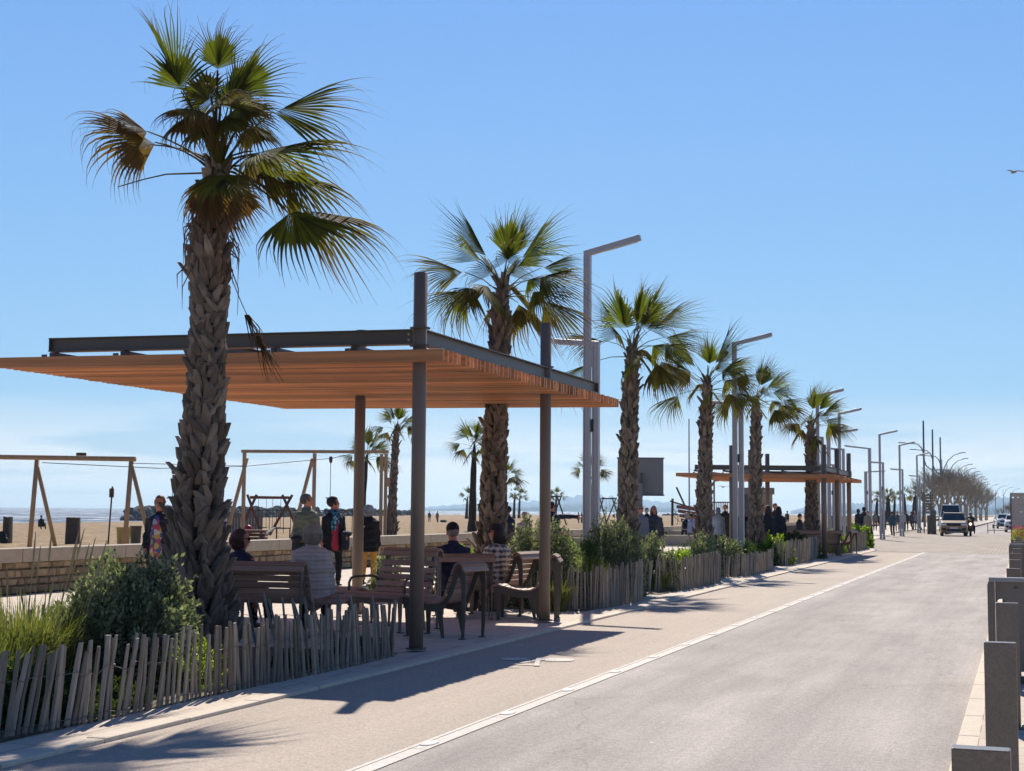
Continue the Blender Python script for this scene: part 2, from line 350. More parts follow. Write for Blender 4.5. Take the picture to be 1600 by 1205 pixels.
def ridge(name, pxs, d, hs, col, thick=900, seed=1):
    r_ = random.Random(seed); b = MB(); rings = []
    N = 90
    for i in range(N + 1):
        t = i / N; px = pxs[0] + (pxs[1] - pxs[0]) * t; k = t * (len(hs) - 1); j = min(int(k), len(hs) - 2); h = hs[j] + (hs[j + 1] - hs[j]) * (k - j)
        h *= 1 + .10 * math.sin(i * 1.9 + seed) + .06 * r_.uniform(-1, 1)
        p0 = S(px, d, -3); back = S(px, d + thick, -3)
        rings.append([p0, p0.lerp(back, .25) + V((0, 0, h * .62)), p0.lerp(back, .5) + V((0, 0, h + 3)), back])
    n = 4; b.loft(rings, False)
    return struct(name, b, M('hill haze blue ' + name, col, .95, .25, .002), smooth=True)  # blue of the distant haze is partly put into the hill colour itself
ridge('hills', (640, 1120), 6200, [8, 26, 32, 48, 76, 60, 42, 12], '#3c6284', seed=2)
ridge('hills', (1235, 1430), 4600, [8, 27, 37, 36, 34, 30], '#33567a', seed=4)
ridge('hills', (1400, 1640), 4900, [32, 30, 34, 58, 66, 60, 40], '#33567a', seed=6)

# the sea air: a very thin even haze, sky outside
m, nt, out = newmat('sea haze'); pv = nt.nodes.new('ShaderNodeVolumePrincipled'); pv.inputs['Density'].default_value = 1.0 / 9000; pv.inputs['Color'].default_value = (.60, .83, 1, 1); pv.inputs['Anisotropy'].default_value = .45
nt.links.new(pv.outputs[0], out.inputs['Volume']); b = MB(); b.box((-500, 3300, 64), (17000, 9200, 138)); o = b.build('haze', m, None); tag(o, kind='stuff'); o.display_type = 'WIRE'
# ------------------------------------------------------------------ palms
m_frond = leafmat('palm frond', srgb('#2b3517'), srgb('#606a24'), srgb('#59432f'), .40, .7)
m_petiole = M('palm petiole', '#5d5a38', .7, .2, 6)
m_boot = M('palm boot', '#74685c', .9, .35, 14, island=.5, bmp=.4, sc3=(1, 1, .3))
m_core = M('palm trunk core', '#30261f', .95, .3, 20, bmp=.5)
class Crown:
    def __init__(s): s.v = []; s.q = []; s.d = []
    def strip(s, rows, dry):                     # rows of 3 points
        b = len(s.v)
        for r, dr in zip(rows, dry): s.v += r; s.d += [dr] * 3
        for i in range(len(rows) - 1):
            for k in (0, 1): s.q.append((b + i * 3 + k, b + i * 3 + k + 1, b + i * 3 + 3 + k + 1, b + i * 3 + 3 + k))
    def petiole(s, pts, w0, w1):
        n = len(pts)
        rows = []
        for i, p in enumerate(pts):
            d = (pts[min(i + 1, n - 1)] - pts[max(i - 1, 0)]).normalized(); x = d.cross(UP); x = x.normalized() if x.length > .01 else V((1, 0, 0))
            w = w0 + (w1 - w0) * i / (n - 1); rows.append([p - x * w, p + d.cross(x) * w * .8, p + x * w])
        s.strip(rows, [.35] * n); s.strip([[r[2], r[1] + (r[0] + r[2] - r[1] * 2) * .8, r[0]] for r in rows], [.4] * n)
    def fan(s, h, axis, nrm, L, droop, dry, rnd, spread=100, nseg=32, fold=.25, fuse=.45, K=9, thread=1.0, wind=1.0):
        a = V(axis).normalized(); sd = a.cross(V(nrm)); sd = sd.normalized() if sd.length > .05 else a.cross(V((.3, .8, .1))).normalized(); n = sd.cross(a)
        dth = R(2 * spread / nseg); rag = 0; h0 = V(h)
        for i in range(nseg):
            th = R(-spread) + dth * (i + .5); c, sn = math.cos(th), math.sin(th)
            d = (a * c + sd * sn - n * fold * abs(sn) * 1.2).normalized(); side = (a * -sn + sd * c)
            rag += rnd.uniform(-.10, .10); rag *= .85
            Ls = L * (.68 + .30 * math.cos(th * .8)) * rnd.uniform(.86, 1.10) * (1 + rag); p = V(h) + a * L * .16 * max(0, c) ** 2 - UP * .02 * L; rows = []; dr = []
            st = Ls / K; dloc = dry + rnd.uniform(-.12, .2); curl = V((rnd.uniform(-1, 1), rnd.uniform(-1, 1), 0)) * .10
            dpr = droop * rnd.uniform(.6, 1.5); bent = rnd.random() < .25
            for k in range(K + 1):
                t = k / K; rr = t * Ls
                if t <= fuse: wd = (p - h0).length * math.tan(dth / 2) * 1.10 + .001
                else: wd = max(.0016, fuse * Ls * math.tan(dth / 2) * (1 - (t - fuse) / (1 - fuse)) ** 1.25 * .95)
                rows.append([p - side * wd, p + n * wd * .7, p + side * wd])
                dr.append(min(1, max(0, dloc + max(0, t - fuse + .02) * 1.7)))
                g = dpr * (max(0, t - .22) ** 1.15) * 1.1
                if bent and t > .6: g += .9
                d = (d + (V((0, 0, -1)) + RGT * .50 * wind) * g * .55 + curl * (1 if t > fuse else 0)).normalized(); p = p + d * st
            s.strip(rows, dr)
    def build(s, parent, name='crown'):
        return npmesh(name, np.array([tuple(x) for x in s.v]), np.array(s.q), m_frond, parent, attr=s.d)
def trunk(parent, prof, base, rnd, size=.11, spiky=lambda z: .3, rows=None, origin=None):
    """prof: list of (z, cx, cy, r) local; boots in a spiral"""
    b = MB(); b.tube([V((c[1], c[2], c[0])) for c in prof], [c[3] * .74 for c in prof], 14); b.build('trunk', m_core, parent, smooth=True)
    def at(z):
        for p, q in zip(prof, prof[1:]):
            if p[0] <= z <= q[0]:
                t = (z - p[0]) / (q[0] - p[0]); return [p[k] + (q[k] - p[k]) * t for k in (1, 2, 3)]
        return prof[-1][1:]
    b = MB(); z = prof[0][0] + .02; a = 0; H = prof[-1][0]; i = 0
    while z < H - .03:
        cx, cy, r = at(z); a += R(137.5) + rnd.uniform(-.18, .18); sp = max(0, spiky(z) + rnd.uniform(-.35, .35))
        hgt = size * rnd.uniform(.9, 1.35) * (1 + sp * 1.1); wd = size * rnd.uniform(.52, .90)
        out = V((math.cos(a), math.sin(a), 0)); tn = V((-math.sin(a), math.cos(a), 0)); o = V((cx, cy, z)); tk = .02 + .015 * rnd.random()
        lean = (.05 + .42 * sp * rnd.uniform(.2, 1.4)) * hgt; sk = rnd.uniform(-.75, .75) * wd; lean *= (1.9 if rnd.random() < .16 else 1)
        p0 = o + out * r * .70; pm = o + out * (r * .86 + lean * .30) + UP * hgt * .5; pt = o + out * (r * .84 + lean) + UP * hgt + tn * sk
        tipw = wd * (.12 if sp > .45 else .24)
        ring1 = [p0 - tn * wd * .6, p0 + tn * wd * .6, p0 + tn * wd * .5 - out * .03, p0 - tn * wd * .5 - out * .03]
        ring2 = [pm - tn * wd * .5 + out * tk * .4, pm + tn * wd * .5 + out * tk * .4, pm + tn * wd * .45 - out * tk * 1.6, pm - tn * wd * .45 - out * tk * 1.6]
        ring3 = [pt - tn * tipw + out * tk * .3, pt + tn * tipw + out * tk * .3, pt + tn * tipw - out * tk, pt - tn * tipw - out * tk]
        mid = (pm + out * tk * 1.4)
        ring2 = [ring2[0], mid, ring2[1], ring2[2], ring2[3]]; ring1 = [ring1[0], p0 + out * tk, ring1[1], ring1[2], ring1[3]]; ring3 = [ring3[0], pt + out * tk * .8, ring3[1], ring3[2], ring3[3]]
        b.loft([ring1, ring2, ring3]); i += 1
        z += size * size * .62 / (2 * math.pi * r) * 1.15
    b.build('leaf_boots', m_boot, parent, fix=True)
def to_local(p, root): return V(p) - V(root.location)

# ---- the near palm, leaf by leaf
rnd = random.Random(11); d0 = 14.0; base = S(318, d0, 0)
p1 = thing('palm_tree', 'tall nearest fan palm with ragged brown lower fronds, in front of the pergola', 'palm tree', base, 0, 'fan palms in a row along the promenade')
L1 = lambda px, py, dz=0: D(px, py, d0 + dz) - base
prof = []
for (cx, py, wpx) in [(325, 1045, 88), (322, 985, 86), (314, 930, 84), (309, 880, 80), (307, 820, 78), (313, 740, 70), (319, 660, 60), (322, 590, 58), (325, 520, 56), (327, 470, 60), (327, 425, 64), (328, 398, 44), (330, 350, 36), (335, 300, 30), (342, 268, 24)]:
    q = L1(cx, py); prof.append((q.z, q.x, q.y, wpx / 2250 * d0 / 2))
prof[0] = (0.0,) + prof[0][1:]
trunk(p1, prof, base, rnd, .118, lambda z: .75 if z < 1.3 else (.40 if z < 2.4 else (.12 if z < 3.6 else .5)))
cr = Crown(); ctr = L1(340, 262)
def leaf1(hx, hy, hz, tx, ty, tz, L, droop, dry, nrm='cam', spread=95, fold=.25, nseg=34, bow=0, fuse=.45):
    h = L1(hx, hy, hz); t = L1(tx, ty, tz); ax = (t - h).normalized()
    c = ctr + V((rnd.uniform(-.05, .05), rnd.uniform(-.05, .05), rnd.uniform(-.12, .05)))
    mid = (c + h) / 2 + V((0, 0, .06 + bow)); cr.petiole([c, c.lerp(mid, .55) + V((0, 0, .02)), mid, mid.lerp(h, .6) + V((0, 0, .01)), h], .022, .010)
    n = {'cam': -FWD + V((0, 0, .25)), 'up': UP + FWD * .25, 'upc': UP - FWD * .8}[nrm] if isinstance(nrm, str) else nrm
    cr.fan(h, ax, n, L, droop, dry, rnd, spread, nseg, fold, fuse)
leaf1(285, 138, .1, 236, 40, -.1, .95, .06, .0, V((-.55, -.75, .1)), 46, .5, 24, fuse=.5)
leaf1(283, 142, .1, 262, 60, .1, .62, .4, .05, 'cam', 60, .3, 20)
leaf1(340, 110, .5, 345, 50, .5, .55, .15, .05, 'cam', 60, .3)
leaf1(365, 152, .2, 408, 80, .2, .72, .35, .0, V((.3, -.8, .2)), 55, .5, 28, fuse=.45)
leaf1(385, 182, .5, 430, 150, .9, .50, .9, .15, 'cam', 80, .5, 26)
leaf1(425, 176, -.2, 520, 124, -.3, 1.0, .55, .15, V((-.4, -.3, .9)), 60, 1.1, 30)
leaf1(345, 160, -.55, 372, 128, -1.0, .62, 1.0, .45, 'upc', 120, .3, 40)
leaf1(310, 170, -.45, 262, 168, -.9, .62, 1.2, .62, 'upc', 120, .35, 40)
leaf1(372, 165, -.2, 400, 190, -.6, .55, 1.2, .3, 'cam', 110, .3, 34)
leaf1(330, 150, .3, 318, 110, .5, .50, .6, .25, 'cam', 100, .3, 30)
leaf1(242, 222, .0, 165, 175, .0, .95, 1.25, .75, 'up', 85, .9, 36)
leaf1(235, 226, .25, 180, 190, .3, .55, 1.6, .95, 'up', 90, .8, 26)
leaf1(395, 236, -.2, 500, 215, -.4, 1.20, .85, .12, 'up', 85, .75, 38)
leaf1(398, 240, .2, 440, 238, .5, .70, 1.9, .75, 'up', 110, .6, 30)
leaf1(448, 270, .1, 520, 285, .1, .92, 1.1, .40, 'up', 80, .9, 34, bow=.1)
leaf1(450, 332, -.3, 520, 352, -.5, .96, 1.0, .12, 'upc', 110, .35, 44)
leaf1(480, 326, .2, 560, 340, .2, .90, 1.1, .55, 'up', 70, .8, 30)
leaf1(352, 272, -.35, 338, 310, -.9, .70, 1.0, .18, 'upc', 125, .2, 46)
leaf1(330, 280, -.2, 318, 340, -.3, .60, 1.4, .9, 'cam', 80, .3, 26)
leaf1(352, 290, .1, 345, 350, .1, .60, 1.5, .95, 'cam', 80, .4, 26)
leaf1(300, 178, -.2, 272, 200, -.4, .50, 1.3, .55, 'upc', 110, .5, 34)
leaf1(322, 190, -.45, 315, 225, -.8, .50, 1.2, .40, 'upc', 115, .4, 34)
leaf1(352, 182, -.4, 362, 215, -.9, .52, 1.2, .30, 'cam', 100, .4, 34)
leaf1(330, 160, .1, 300, 130, .2, .60, .8, .35, 'cam', 90, .5, 30)
leaf1(356, 168, .1, 372, 130, .1, .58, .8, .10, 'cam', 80, .5, 30)
leaf1(395, 195, .1, 418, 222, -.2, .50, 1.3, .35, 'upc', 100, .5, 30)
leaf1(418, 262, .15, 480, 268, .1, .70, 1.5, .70, 'up', 100, .8, 30)
leaf1(230, 205, -.1, 175, 160, .0, .50, 1.3, .9, 'up', 80, .8, 24)
leaf1(368, 300, .3, 400, 330, .5, .5, 1.4, .8, 'cam', 90, .4, 26)
cr.petiole([L1(318, 270), L1(290, 271), L1(260, 272, -.05), L1(225, 280), L1(184, 292)], .016, .008)
cr.petiole([L1(365, 262), L1(410, 290), L1(445, 325, -.2)], .022, .012)
cr.build(p1)
cr = Crown(); cr.petiole([L1(352, 405, -.2), L1(364, 440, -.25), L1(376, 470, -.3), L1(386, 492, -.3)], .008, .006)
for k in range(46):
    lo = k % 2; s0 = L1(386 + rnd.uniform(-3, 3), 492, -.3) if not lo else L1(402 + rnd.uniform(-4, 6), 515 + rnd.uniform(0, 14), -.3 + rnd.uniform(-.05, .05)); e0 = (L1(404 + rnd.uniform(-12, 12), 545 + rnd.uniform(-22, 8), -.3) if not lo else L1(428 + rnd.uniform(-18, 16), 588 + rnd.uniform(-28, 16), -.3 + rnd.uniform(-.08, .08)))
    m1 = s0.lerp(e0, .5) + V((rnd.uniform(-.03, .03), 0, rnd.uniform(-.01, .02))); cr.petiole([s0, m1, e0], rnd.uniform(.004, .011), .002)
cr.d = [1.0] * len(cr.d)
cr.build(p1, 'hanging_dead_frond')
b = MB()
for k in range(60):
    a = rnd.uniform(0, 6.28); t = rnd.uniform(0, 1); z0 = prof[-1][0] - .15 - t * .9; r0 = .13 + .10 * t
    o = V((prof[-3][1] * (1) + math.cos(a) * r0, prof[-3][2] + math.sin(a) * r0, z0)); e = o + V((math.cos(a) * .09, math.sin(a) * .09, -rnd.uniform(.15, .5)))
    b.tube([o, (o + e) / 2 + V((math.cos(a) * .05, math.sin(a) * .05, .02)), e], [.007, .006, .002], 4)
b.build('dry_skirt', M('dry palm fibre', '#7b5c42', .9, .3, 6, island=.3), p1)

# ---- the others
def palm(px, d, top_py, lean, label, group, seed, R_=1.0, tw=.40, nleaf=20, nseg=28, size=.12, base_py=None, z0=0.0, detail=True, K=8):
    rnd = random.Random(seed); bs = S(px, d, z0); H = D(px, top_py, d).z - z0
    root = thing('palm_tree', label, 'palm tree', bs, 0, group); lx = lean
    prof = []
    for t, k in [(0, 1.7), (.06, 1.58), (.14, 1.42), (.3, 1.26), (.5, 1.14), (.7, .98), (.86, .80), (.93, .56), (1, .36)]:
        q = RGT * lx * t ** 1.6; prof.append((H * t, q.x, q.y, tw / 2 * k))
    if detail: trunk(root, prof, bs, rnd, size, lambda z: .6 if z < 1.0 else (.18 if z < H * .7 else .5))
    else:
        b = MB(); rr = [(c[3] * (1.08 if i % 2 else .95)) for i, c in enumerate(prof)]; b.tube([V((c[1], c[2], c[0])) for c in prof], rr, 8); b.build('trunk', m_core, root, smooth=False)
    cr = Crown(); top = V((prof[-1][1], prof[-1][2], H))
    for i in range(nleaf):
        t = (i + .5) / nleaf; a = i * R(137.5) + rnd.uniform(-.3, .3); el = R(82) - R(84) * t ** .85 + rnd.uniform(-.2, .2)
        dv = (V((math.cos(a) * math.cos(el), math.sin(a) * math.cos(el), math.sin(el))) + RGT * .24).normalized(); pl = R_ * rnd.uniform(.45, .70) * (.65 + .5 * min(1, t * 1.6))
        c = top - UP * (.22 * t) * R_
        h = c + dv * pl - UP * .10 * pl * t; cr.petiole([c, c.lerp(h, .5) + UP * .05 * R_, h], .016 * R_, .007 * R_)
        ax = (dv - UP * (.02 + .30 * t)).normalized()
        n = V((-dv.x * .5, -dv.y * .5, 1)) if t > .2 else V((-dv.x, -dv.y, .4)) + V((rnd.uniform(-.5, .5), rnd.uniform(-.5, .5), 0))
        dry = max(0, min(1, (t - .55) * .9 + rnd.uniform(-.15, .28)))
        cr.fan(h, ax, n, R_ * rnd.uniform(.70, 1.05), .10 + .75 * t, dry, rnd, 40 + 34 * t, nseg, .45 + .85 * t, K=K, fuse=rnd.uniform(.42, .58))
    cr.build(root); return root
GP = 'fan palms in a row along the promenade'
palm(768, 21.6, 446, .14, 'fan palm rising behind the middle of the near pergola roof, between its two roadside columns', GP, 21, 1.06, .312, 21, 34)
palm(979, 29.2, 540, .12, 'fan palm right of the tall double lamp post, beside the grey backboard', GP, 34, 1.10, .318, 19, 32)
palm(1099, 36.2, 596, .12, 'fan palm standing in front of the left tip of the far pergola', GP, 45, 1.10, .31, 19, 28)
palm(1180, 42.9, 626, .05, 'fan palm directly in front of the small toilet kiosk', GP, 58, 1.08, .31, 19, 26)
palm(1268, 50.5, 662, .0, 'smallest fan palm of the row, growing through the right part of the far pergola', GP, 61, 1.12, .345, 16, 24)
GB = 'palms growing on the sandy beach'
palm(612, 72, 668, .2, 'slim palm on the sand seen between the two nearest pergola columns', GB, 71, 1.05, .34, 18, 20, .16, z0=.1)
palm(565, 95, 712, .3, 'palm on the sand whose crown spreads both sides of the rear left pergola column', GB, 72, 1.5, .36, 18, 18, .2, z0=.1, detail=False)
palm(738, 98, 695, .1, 'palm on the sand just left of the thick second palm trunk', GB, 73, 1.5, .42, 18, 18, .2, z0=.0, detail=False)
palm(789, 130, 744, .0, 'palm on the sand mostly hidden behind the second palm trunk', GB, 74, 1.4, .36, 14, 14, z0=0, detail=False)
palm(921, 125, 735, .0, 'palm on the sand with its crown split by the tall double lamp post', GB, 75, 1.45, .36, 16, 14, z0=0, detail=False)
far = [(729, 310, 776), (803, 330, 772), (811, 345, 775), (859, 360, 777), (868, 330, 774)]
for i, (px, d, ty) in enumerate(far):
    palm(px, d, ty, .2, ['tiny palm far out on the beach left of the second big trunk', 'left of two tiny distant beach palms right of the second big trunk', 'right of two tiny distant beach palms right of the second big trunk', 'left of two small distant palms right of the second roadside column', 'right of two small distant palms right of the second roadside column'][i], GB, 80 + i, 1.7, .5, 10, 9, z0=-.3, detail=False, K=5)
for i, px in enumerate([1369, 1377, 1385, 1390, 1397, 1415, 1427, 1433, 1443]):
    palm(px, 205 + (i * 37) % 50, 779 - (i * 5) % 9, .2 * (-1) ** i, 'small dark palm in the distant clump on the shore', 'distant clump of palms on the shore', 90 + i, 1.15, .40, 10, 9, z0=0, detail=False, K=5)

# ------------------------------------------------------------------ shrubs and grasses
m_olive = leafmat('grey green leaf', srgb('#434a3a'), srgb('#989f86'), trans=.3)
m_green = leafmat('bright green leaf', srgb('#566b2a'), srgb('#93a746'), trans=.5)
m_dark = leafmat('dark green leaf', srgb('#2c3a26'), srgb('#55663f'), trans=.3)
m_grass = leafmat('grass blade', srgb('#4d5a30'), srgb('#86864f'), trans=.30)
m_twig = M('twig', '#5b4a3a', .9, .3, 10)
def shrub(px, d, r, h, n, m, label, leaf=.03, z0=.02, seed=1, sprigs=300, depth=None, name='shrub', flat=1.0, up=.15):
    k_ = (px - 800) / FPX * math.cos(YAW) - math.sin(YAW); d = max(d, (6.16 + r * 1.0) / -k_)
    g = np.random.default_rng(seed); c = S(px, d, z0); root = thing(name, label, 'shrub' if name == 'shrub' else name.replace('_', ' '), c, 0, 'shrubs in the fenced beds')
    ns = sprigs; u = g.uniform(-.12, 1, ns); th = g.uniform(0, 2 * np.pi, ns)
    el = np.arcsin(np.clip(u, -1, 1)); dr = np.stack([np.cos(th) * np.cos(el), np.sin(th) * np.cos(el), np.sin(el)], 1)
    lump = 1 + .09 * np.sin(th * 3 + seed) * np.cos(el * 3) + .07 * np.sin(th * 7 + 2 * seed + el * 6) + g.uniform(-.13, .05, ns)
    lump[g.random(ns) < .05] += .10
    tip = dr * np.array([r, (depth or r), h]) * lump[:, None]; tip[:, 2] = np.maximum(tip[:, 2], .03)
    org = tip * np.array([.25, .25, .12]); per = n // ns
    t = g.uniform(.25, 1, (ns, per)) ** .7
    pos = org[:, None] + (tip - org)[:, None] * t[..., None]; pos[..., 2] += up * h * .18 * (t ** 2)
    pos += g.normal(0, .018 * (r / .6), pos.shape)
    ax = (tip - org)[:, None] / np.linalg.norm(tip - org, axis=1)[:, None, None]
    dirs = ax + g.normal(0, .65, pos.shape) + np.array([0, 0, up]); dirs /= np.linalg.norm(dirs, axis=2, keepdims=True)
    sd = np.cross(dirs, g.normal(0, 1, pos.shape)); sd /= np.linalg.norm(sd, axis=2, keepdims=True) + 1e-6
    L = leaf * g.uniform(.6, 1.4, (ns, per, 1)); W = L * .30 * flat
    P = np.stack([pos, pos + dirs * L * .45 + sd * W, pos + dirs * L, pos + dirs * L * .45 - sd * W], 2).reshape(-1, 3)
    Q = np.arange(len(P)).reshape(-1, 4)
    npmesh('foliage', P, Q, m, root)
    b = MB()
    for k in range(0, ns, max(1, ns // 60)):
        b.tube([V((0, 0, -.03)) + V(org[k]) * .3, V(org[k]), V(tip[k]) * .9], [.008, .006, .002], 4)
    b.build('stems', m_twig, root); return root
def grassclump(px, d, r, h, n, label, m=m_grass, seed=1, z0=.02, wid=.006, seeds=0, lean=.5):
    k_ = (px - 800) / FPX * math.cos(YAW) - math.sin(YAW); d = max(d, (6.2 + r * .7) / -k_)
    g = np.random.default_rng(seed); c = S(px, d, z0); root = thing('grass_clump', label, 'grass', c, 0, 'grass clumps in the fenced beds')
    a = g.uniform(0, 2 * np.pi, n); rr = r * .45 * np.sqrt(g.random(n)); L = h * g.uniform(.55, 1.15, n); out = g.uniform(.1, 1, n) * lean
    K = 6; rows = []
    b0 = np.stack([np.cos(a) * rr, np.sin(a) * rr, np.zeros(n)], 1); o = np.stack([np.cos(a + g.normal(0, .5, n)), np.sin(a + g.normal(0, .5, n)), np.zeros(n)], 1)
    side = np.stack([-o[:, 1], o[:, 0], np.zeros(n)], 1)
    for k in range(K + 1):
        t = k / K; p = b0 + o * (out * t ** 1.8 * L)[:, None] + np.array([0, 0, 1.0]) * (L * (t - .42 * out * t ** 3))[:, None]
        w_ = wid * (1 - t ** 2 * .9); rows.append(p - side * w_); rows.append(p + side * w_)
    P = np.stack(rows, 1).reshape(-1, 3); Q = []
    base = np.arange(n) * 2 * (K + 1)
    for k in range(K): Q.append(np.stack([base + 2 * k, base + 2 * k + 1, base + 2 * k + 3, base + 2 * k + 2], 1))
    npmesh('blades', P, np.concatenate(Q), m, root)
    if seeds:
        b = MB(); r_ = random.Random(seed)
        for k in range(seeds):
            aa = r_.uniform(0, 6.28); q = V((math.cos(aa) * r * .5, math.sin(aa) * r * .5, 0)); hh = h * r_.uniform(1.15, 1.7); e = q + V((math.cos(aa) * .18, math.sin(aa) * .18, hh)) + RGT * r_.uniform(0, .2)
            m1 = q.lerp(e, .6) - V((math.cos(aa), math.sin(aa), 0)) * .03; b.tube([q, m1, e], [.004, .003, .002], 4)
            f = m1.lerp(e, .45); b.tube([f, f.lerp(e, .5), e + (e - f) * .1], [.003, .009, .003], 5)
        b.build('seed_stalks', M('seed stalk', '#a39770', .9, .2, 5), root)
    return root
shrub(199, 12.35, .68, .99, 74000, m_olive, 'big rounded grey-green shrub behind the nearest paling fence, left of the nearest palm', .040, seed=3, sprigs=1000)
grassclump(45, 11.6, .8, .80, 1500, 'tall yellow-green grass clump with long seed stalks at the left edge', seed=4, seeds=22, wid=.007, lean=.9)
grassclump(-40, 10.6, .8, .7, 900, 'grass clump cut by the left edge of the view', seed=5, wid=.007, lean=.9)
grassclump(100, 12.6, .6, .6, 700, 'grass between the tall seed stalks and the big rounded shrub', seed=15, seeds=7, wid=.006, lean=.8)
shrub(30, 10.2, .55, .38, 11900, m_dark, 'low dark leafy plant behind the fence at the left edge', .035, seed=6, sprigs=200)
shrub(110, 10.55, .45, .30, 10200, m_dark, 'low dark leafy plant behind the fence below the big rounded shrub', .032, seed=7, sprigs=200)
shrub(190, 10.95, .26, .20, 5950, m_dark, 'small leafy plant spilling through the foot of the nearest fence', .028, seed=8, sprigs=120)
shrub(290, 12.1, .40, .40, 7650, m_green, 'small light green plant between the big rounded shrub and the nearest palm', .026, seed=9, sprigs=150)
shrub(470, 13.0, .28, .16, 2600, m_dark, 'low dark weeds at the foot of the nearest fence, below the dark bench', .03, seed=41, sprigs=120)
shrub(565, 13.9, .30, .18, 2600, m_dark, 'low dark weeds at the foot of the nearest fence, left of its leaning end', .03, seed=42, sprigs=120)
shrub(606, 23.6, .30, .74, 5950, m_olive, 'grey-green bush behind the rear left column, beside the mustard trousers', .045, seed=10, sprigs=200)
shrub(670, 24.5, .30, .55, 3740, m_olive, 'low bush behind the capped man, at the foot of the stone wall', .045, seed=11, sprigs=120)
shrub(848, 22.8, .74, 1.28, 36000, m_olive, 'broad sage-green bush behind the second roadside column', .045, seed=12, sprigs=420)
shrub(735, 24.0, .35, .80, 4250, m_green, 'small green bush between the capped man and the second palm trunk', .045, seed=13, sprigs=120)
shrub(893, 23.4, .36, .92, 7140, m_green, 'yellow-green bush right of the second roadside column', .04, seed=14, sprigs=160)
shrub(914, 24.0, .36, 1.02, 12000, m_dark, 'dark leafy shrub covering the foot of the tallest lamp post', .04, seed=43, sprigs=240)
grassclump(905, 22.3, .75, .80, 1300, 'fine green grass clump between the second roadside column and the second fence', seed=16, wid=.006, lean=.8)
grassclump(868, 21.6, .4, .5, 500, 'small grass tuft just right of the second roadside column', seed=26, wid=.006, lean=.8)
shrub(953, 24.2, .64, 1.32, 46000, m_olive, 'large dark rounded shrub behind the second paling fence, below the tall lamp post', .04, seed=17, sprigs=480)
shrub(1018, 27.5, 0.55, 0.99, 13600, m_olive, 'soft grey-green shrub between the second and third fences', .045, seed=18, sprigs=220)
grassclump(1028, 27.0, .45, .4, 500, 'low grass between the second and third fences', seed=19, wid=.008)
shrub(1062, 29.0, 0.43, 0.69, 9792, m_green, 'bright yellow-green bush behind the third fence', .05, seed=20, sprigs=150)
shrub(1092, 33, 0.51, 0.92, 8160, m_olive, 'grey-green bush left of the fourth palm foot', .055, seed=21, sprigs=150)
shrub(1128, 34.5, 0.63, 0.87, 12240, m_olive, 'grey-green bush right of the fourth palm foot', .055, seed=22, sprigs=200)
shrub(1150, 35.5, 0.85, 0.62, 9792, m_dark, 'dark low bush around the foot of the second lamp post', .055, seed=23, sprigs=180)
shrub(1185, 38.5, 0.98, 0.69, 11424, m_dark, 'dark spreading bush behind the fourth fence', .06, seed=24, sprigs=200)
shrub(1212, 40.0, 0.49, 0.83, 7072, m_green, 'bright green bush left of the dark mound under the far pergola', .06, seed=25, sprigs=120)
shrub(1236, 41.5, 0.98, 0.81, 17680, m_dark, 'wide dark mounded shrub below the bench of the far pergola', .06, seed=27, sprigs=300)
shrub(1300, 49.0, 0.55, 0.75, 5984, m_green, 'bright green bush seen between the far pergola columns', .07, seed=28, sprigs=120)
shrub(1337, 60.0, .48, .92, 9520, m_green, 'bright green bush right of the far pergola columns', .08, seed=29, sprigs=160)
shrub(1352, 63.0, .34, .78, 4896, m_green, 'light green bush at the right end of the last fence', .08, seed=30, sprigs=90)
grassclump(1160, 36.0, .9, .40, 700, 'low grass behind the fourth fence', seed=31, wid=.009)
grassclump(1205, 39.0, .9, .40, 600, 'low grass at the right end of the fourth fence', seed=32, wid=.009)

# ------------------------------------------------------------------ bare trees along the far avenue
m_bark = M('grey brown bark', '#8c8274', .95, .2, 3)
def baretree(px, d, H, label, seed, w_=.45):
    rnd = random.Random(seed); root = thing('bare_tree', label, 'tree', S(px, d, 0), 0, 'bare trees lining the far avenue'); b = MB(); tr = MB()
    tr.tube([V((0, 0, 0)), V((.1, 0, H * .16)), V((0, .1, H * .30))], [H * .035, H * .028, H * .024], 7); tr.build('trunk', m_bark, root)
    def grow(p, dv, L, r, k):
        q = p + dv * L * .5 + V((rnd.uniform(-1, 1), rnd.uniform(-1, 1), 0)) * L * .08; e = q + (dv + UP * .1).normalized() * L * .5
        b.tube([p, q, e], [r, r * .75, r * .5], 4 if k < 3 else 3, cap=False)
        if k < 4:
            for _ in range(4 if k < 3 else 3):
                nd_ = (dv + V((rnd.uniform(-1, 1), rnd.uniform(-1, 1), rnd.uniform(-.35, .75))) * .85).normalized(); grow(q.lerp(e, rnd.uniform(.1, 1)), nd_, L * rnd.uniform(.55, .8), r * .52, k + 1)
    for i in range(6):
        a = i * 1.05 + rnd.random(); grow(V((0, 0, H * .28)), V((math.cos(a) * w_ * 1.5, math.sin(a) * w_ * 1.5, 1)).normalized(), H * .28, H * .016, 0)
    b.build('crown', m_bark, root, fix=False); return root
bt = [(1456, 170, 6.5), (1468, 178, 8.0), (1479, 186, 8.6), (1490, 205, 9.0), (1500, 222, 9.2), (1509, 245, 9.0), (1517, 262, 8.6), (1525, 285, 8.5), (1533, 315, 8.2), (1540, 340, 8.0)]
proto = []
for i, (px, d, H) in enumerate(bt):
    lb = 'bare leafless tree in the row left of the far avenue'
    if i < 3: o = baretree(px, d, H, lb, 200 + i); proto.append((o, H))
    else:
        s, h0 = proto[i % 3]; o = copy_tree(s); o.location = S(px, d, 0); o.rotation_euler[2] = i * 1.3; o.scale = (H / h0,) * 3
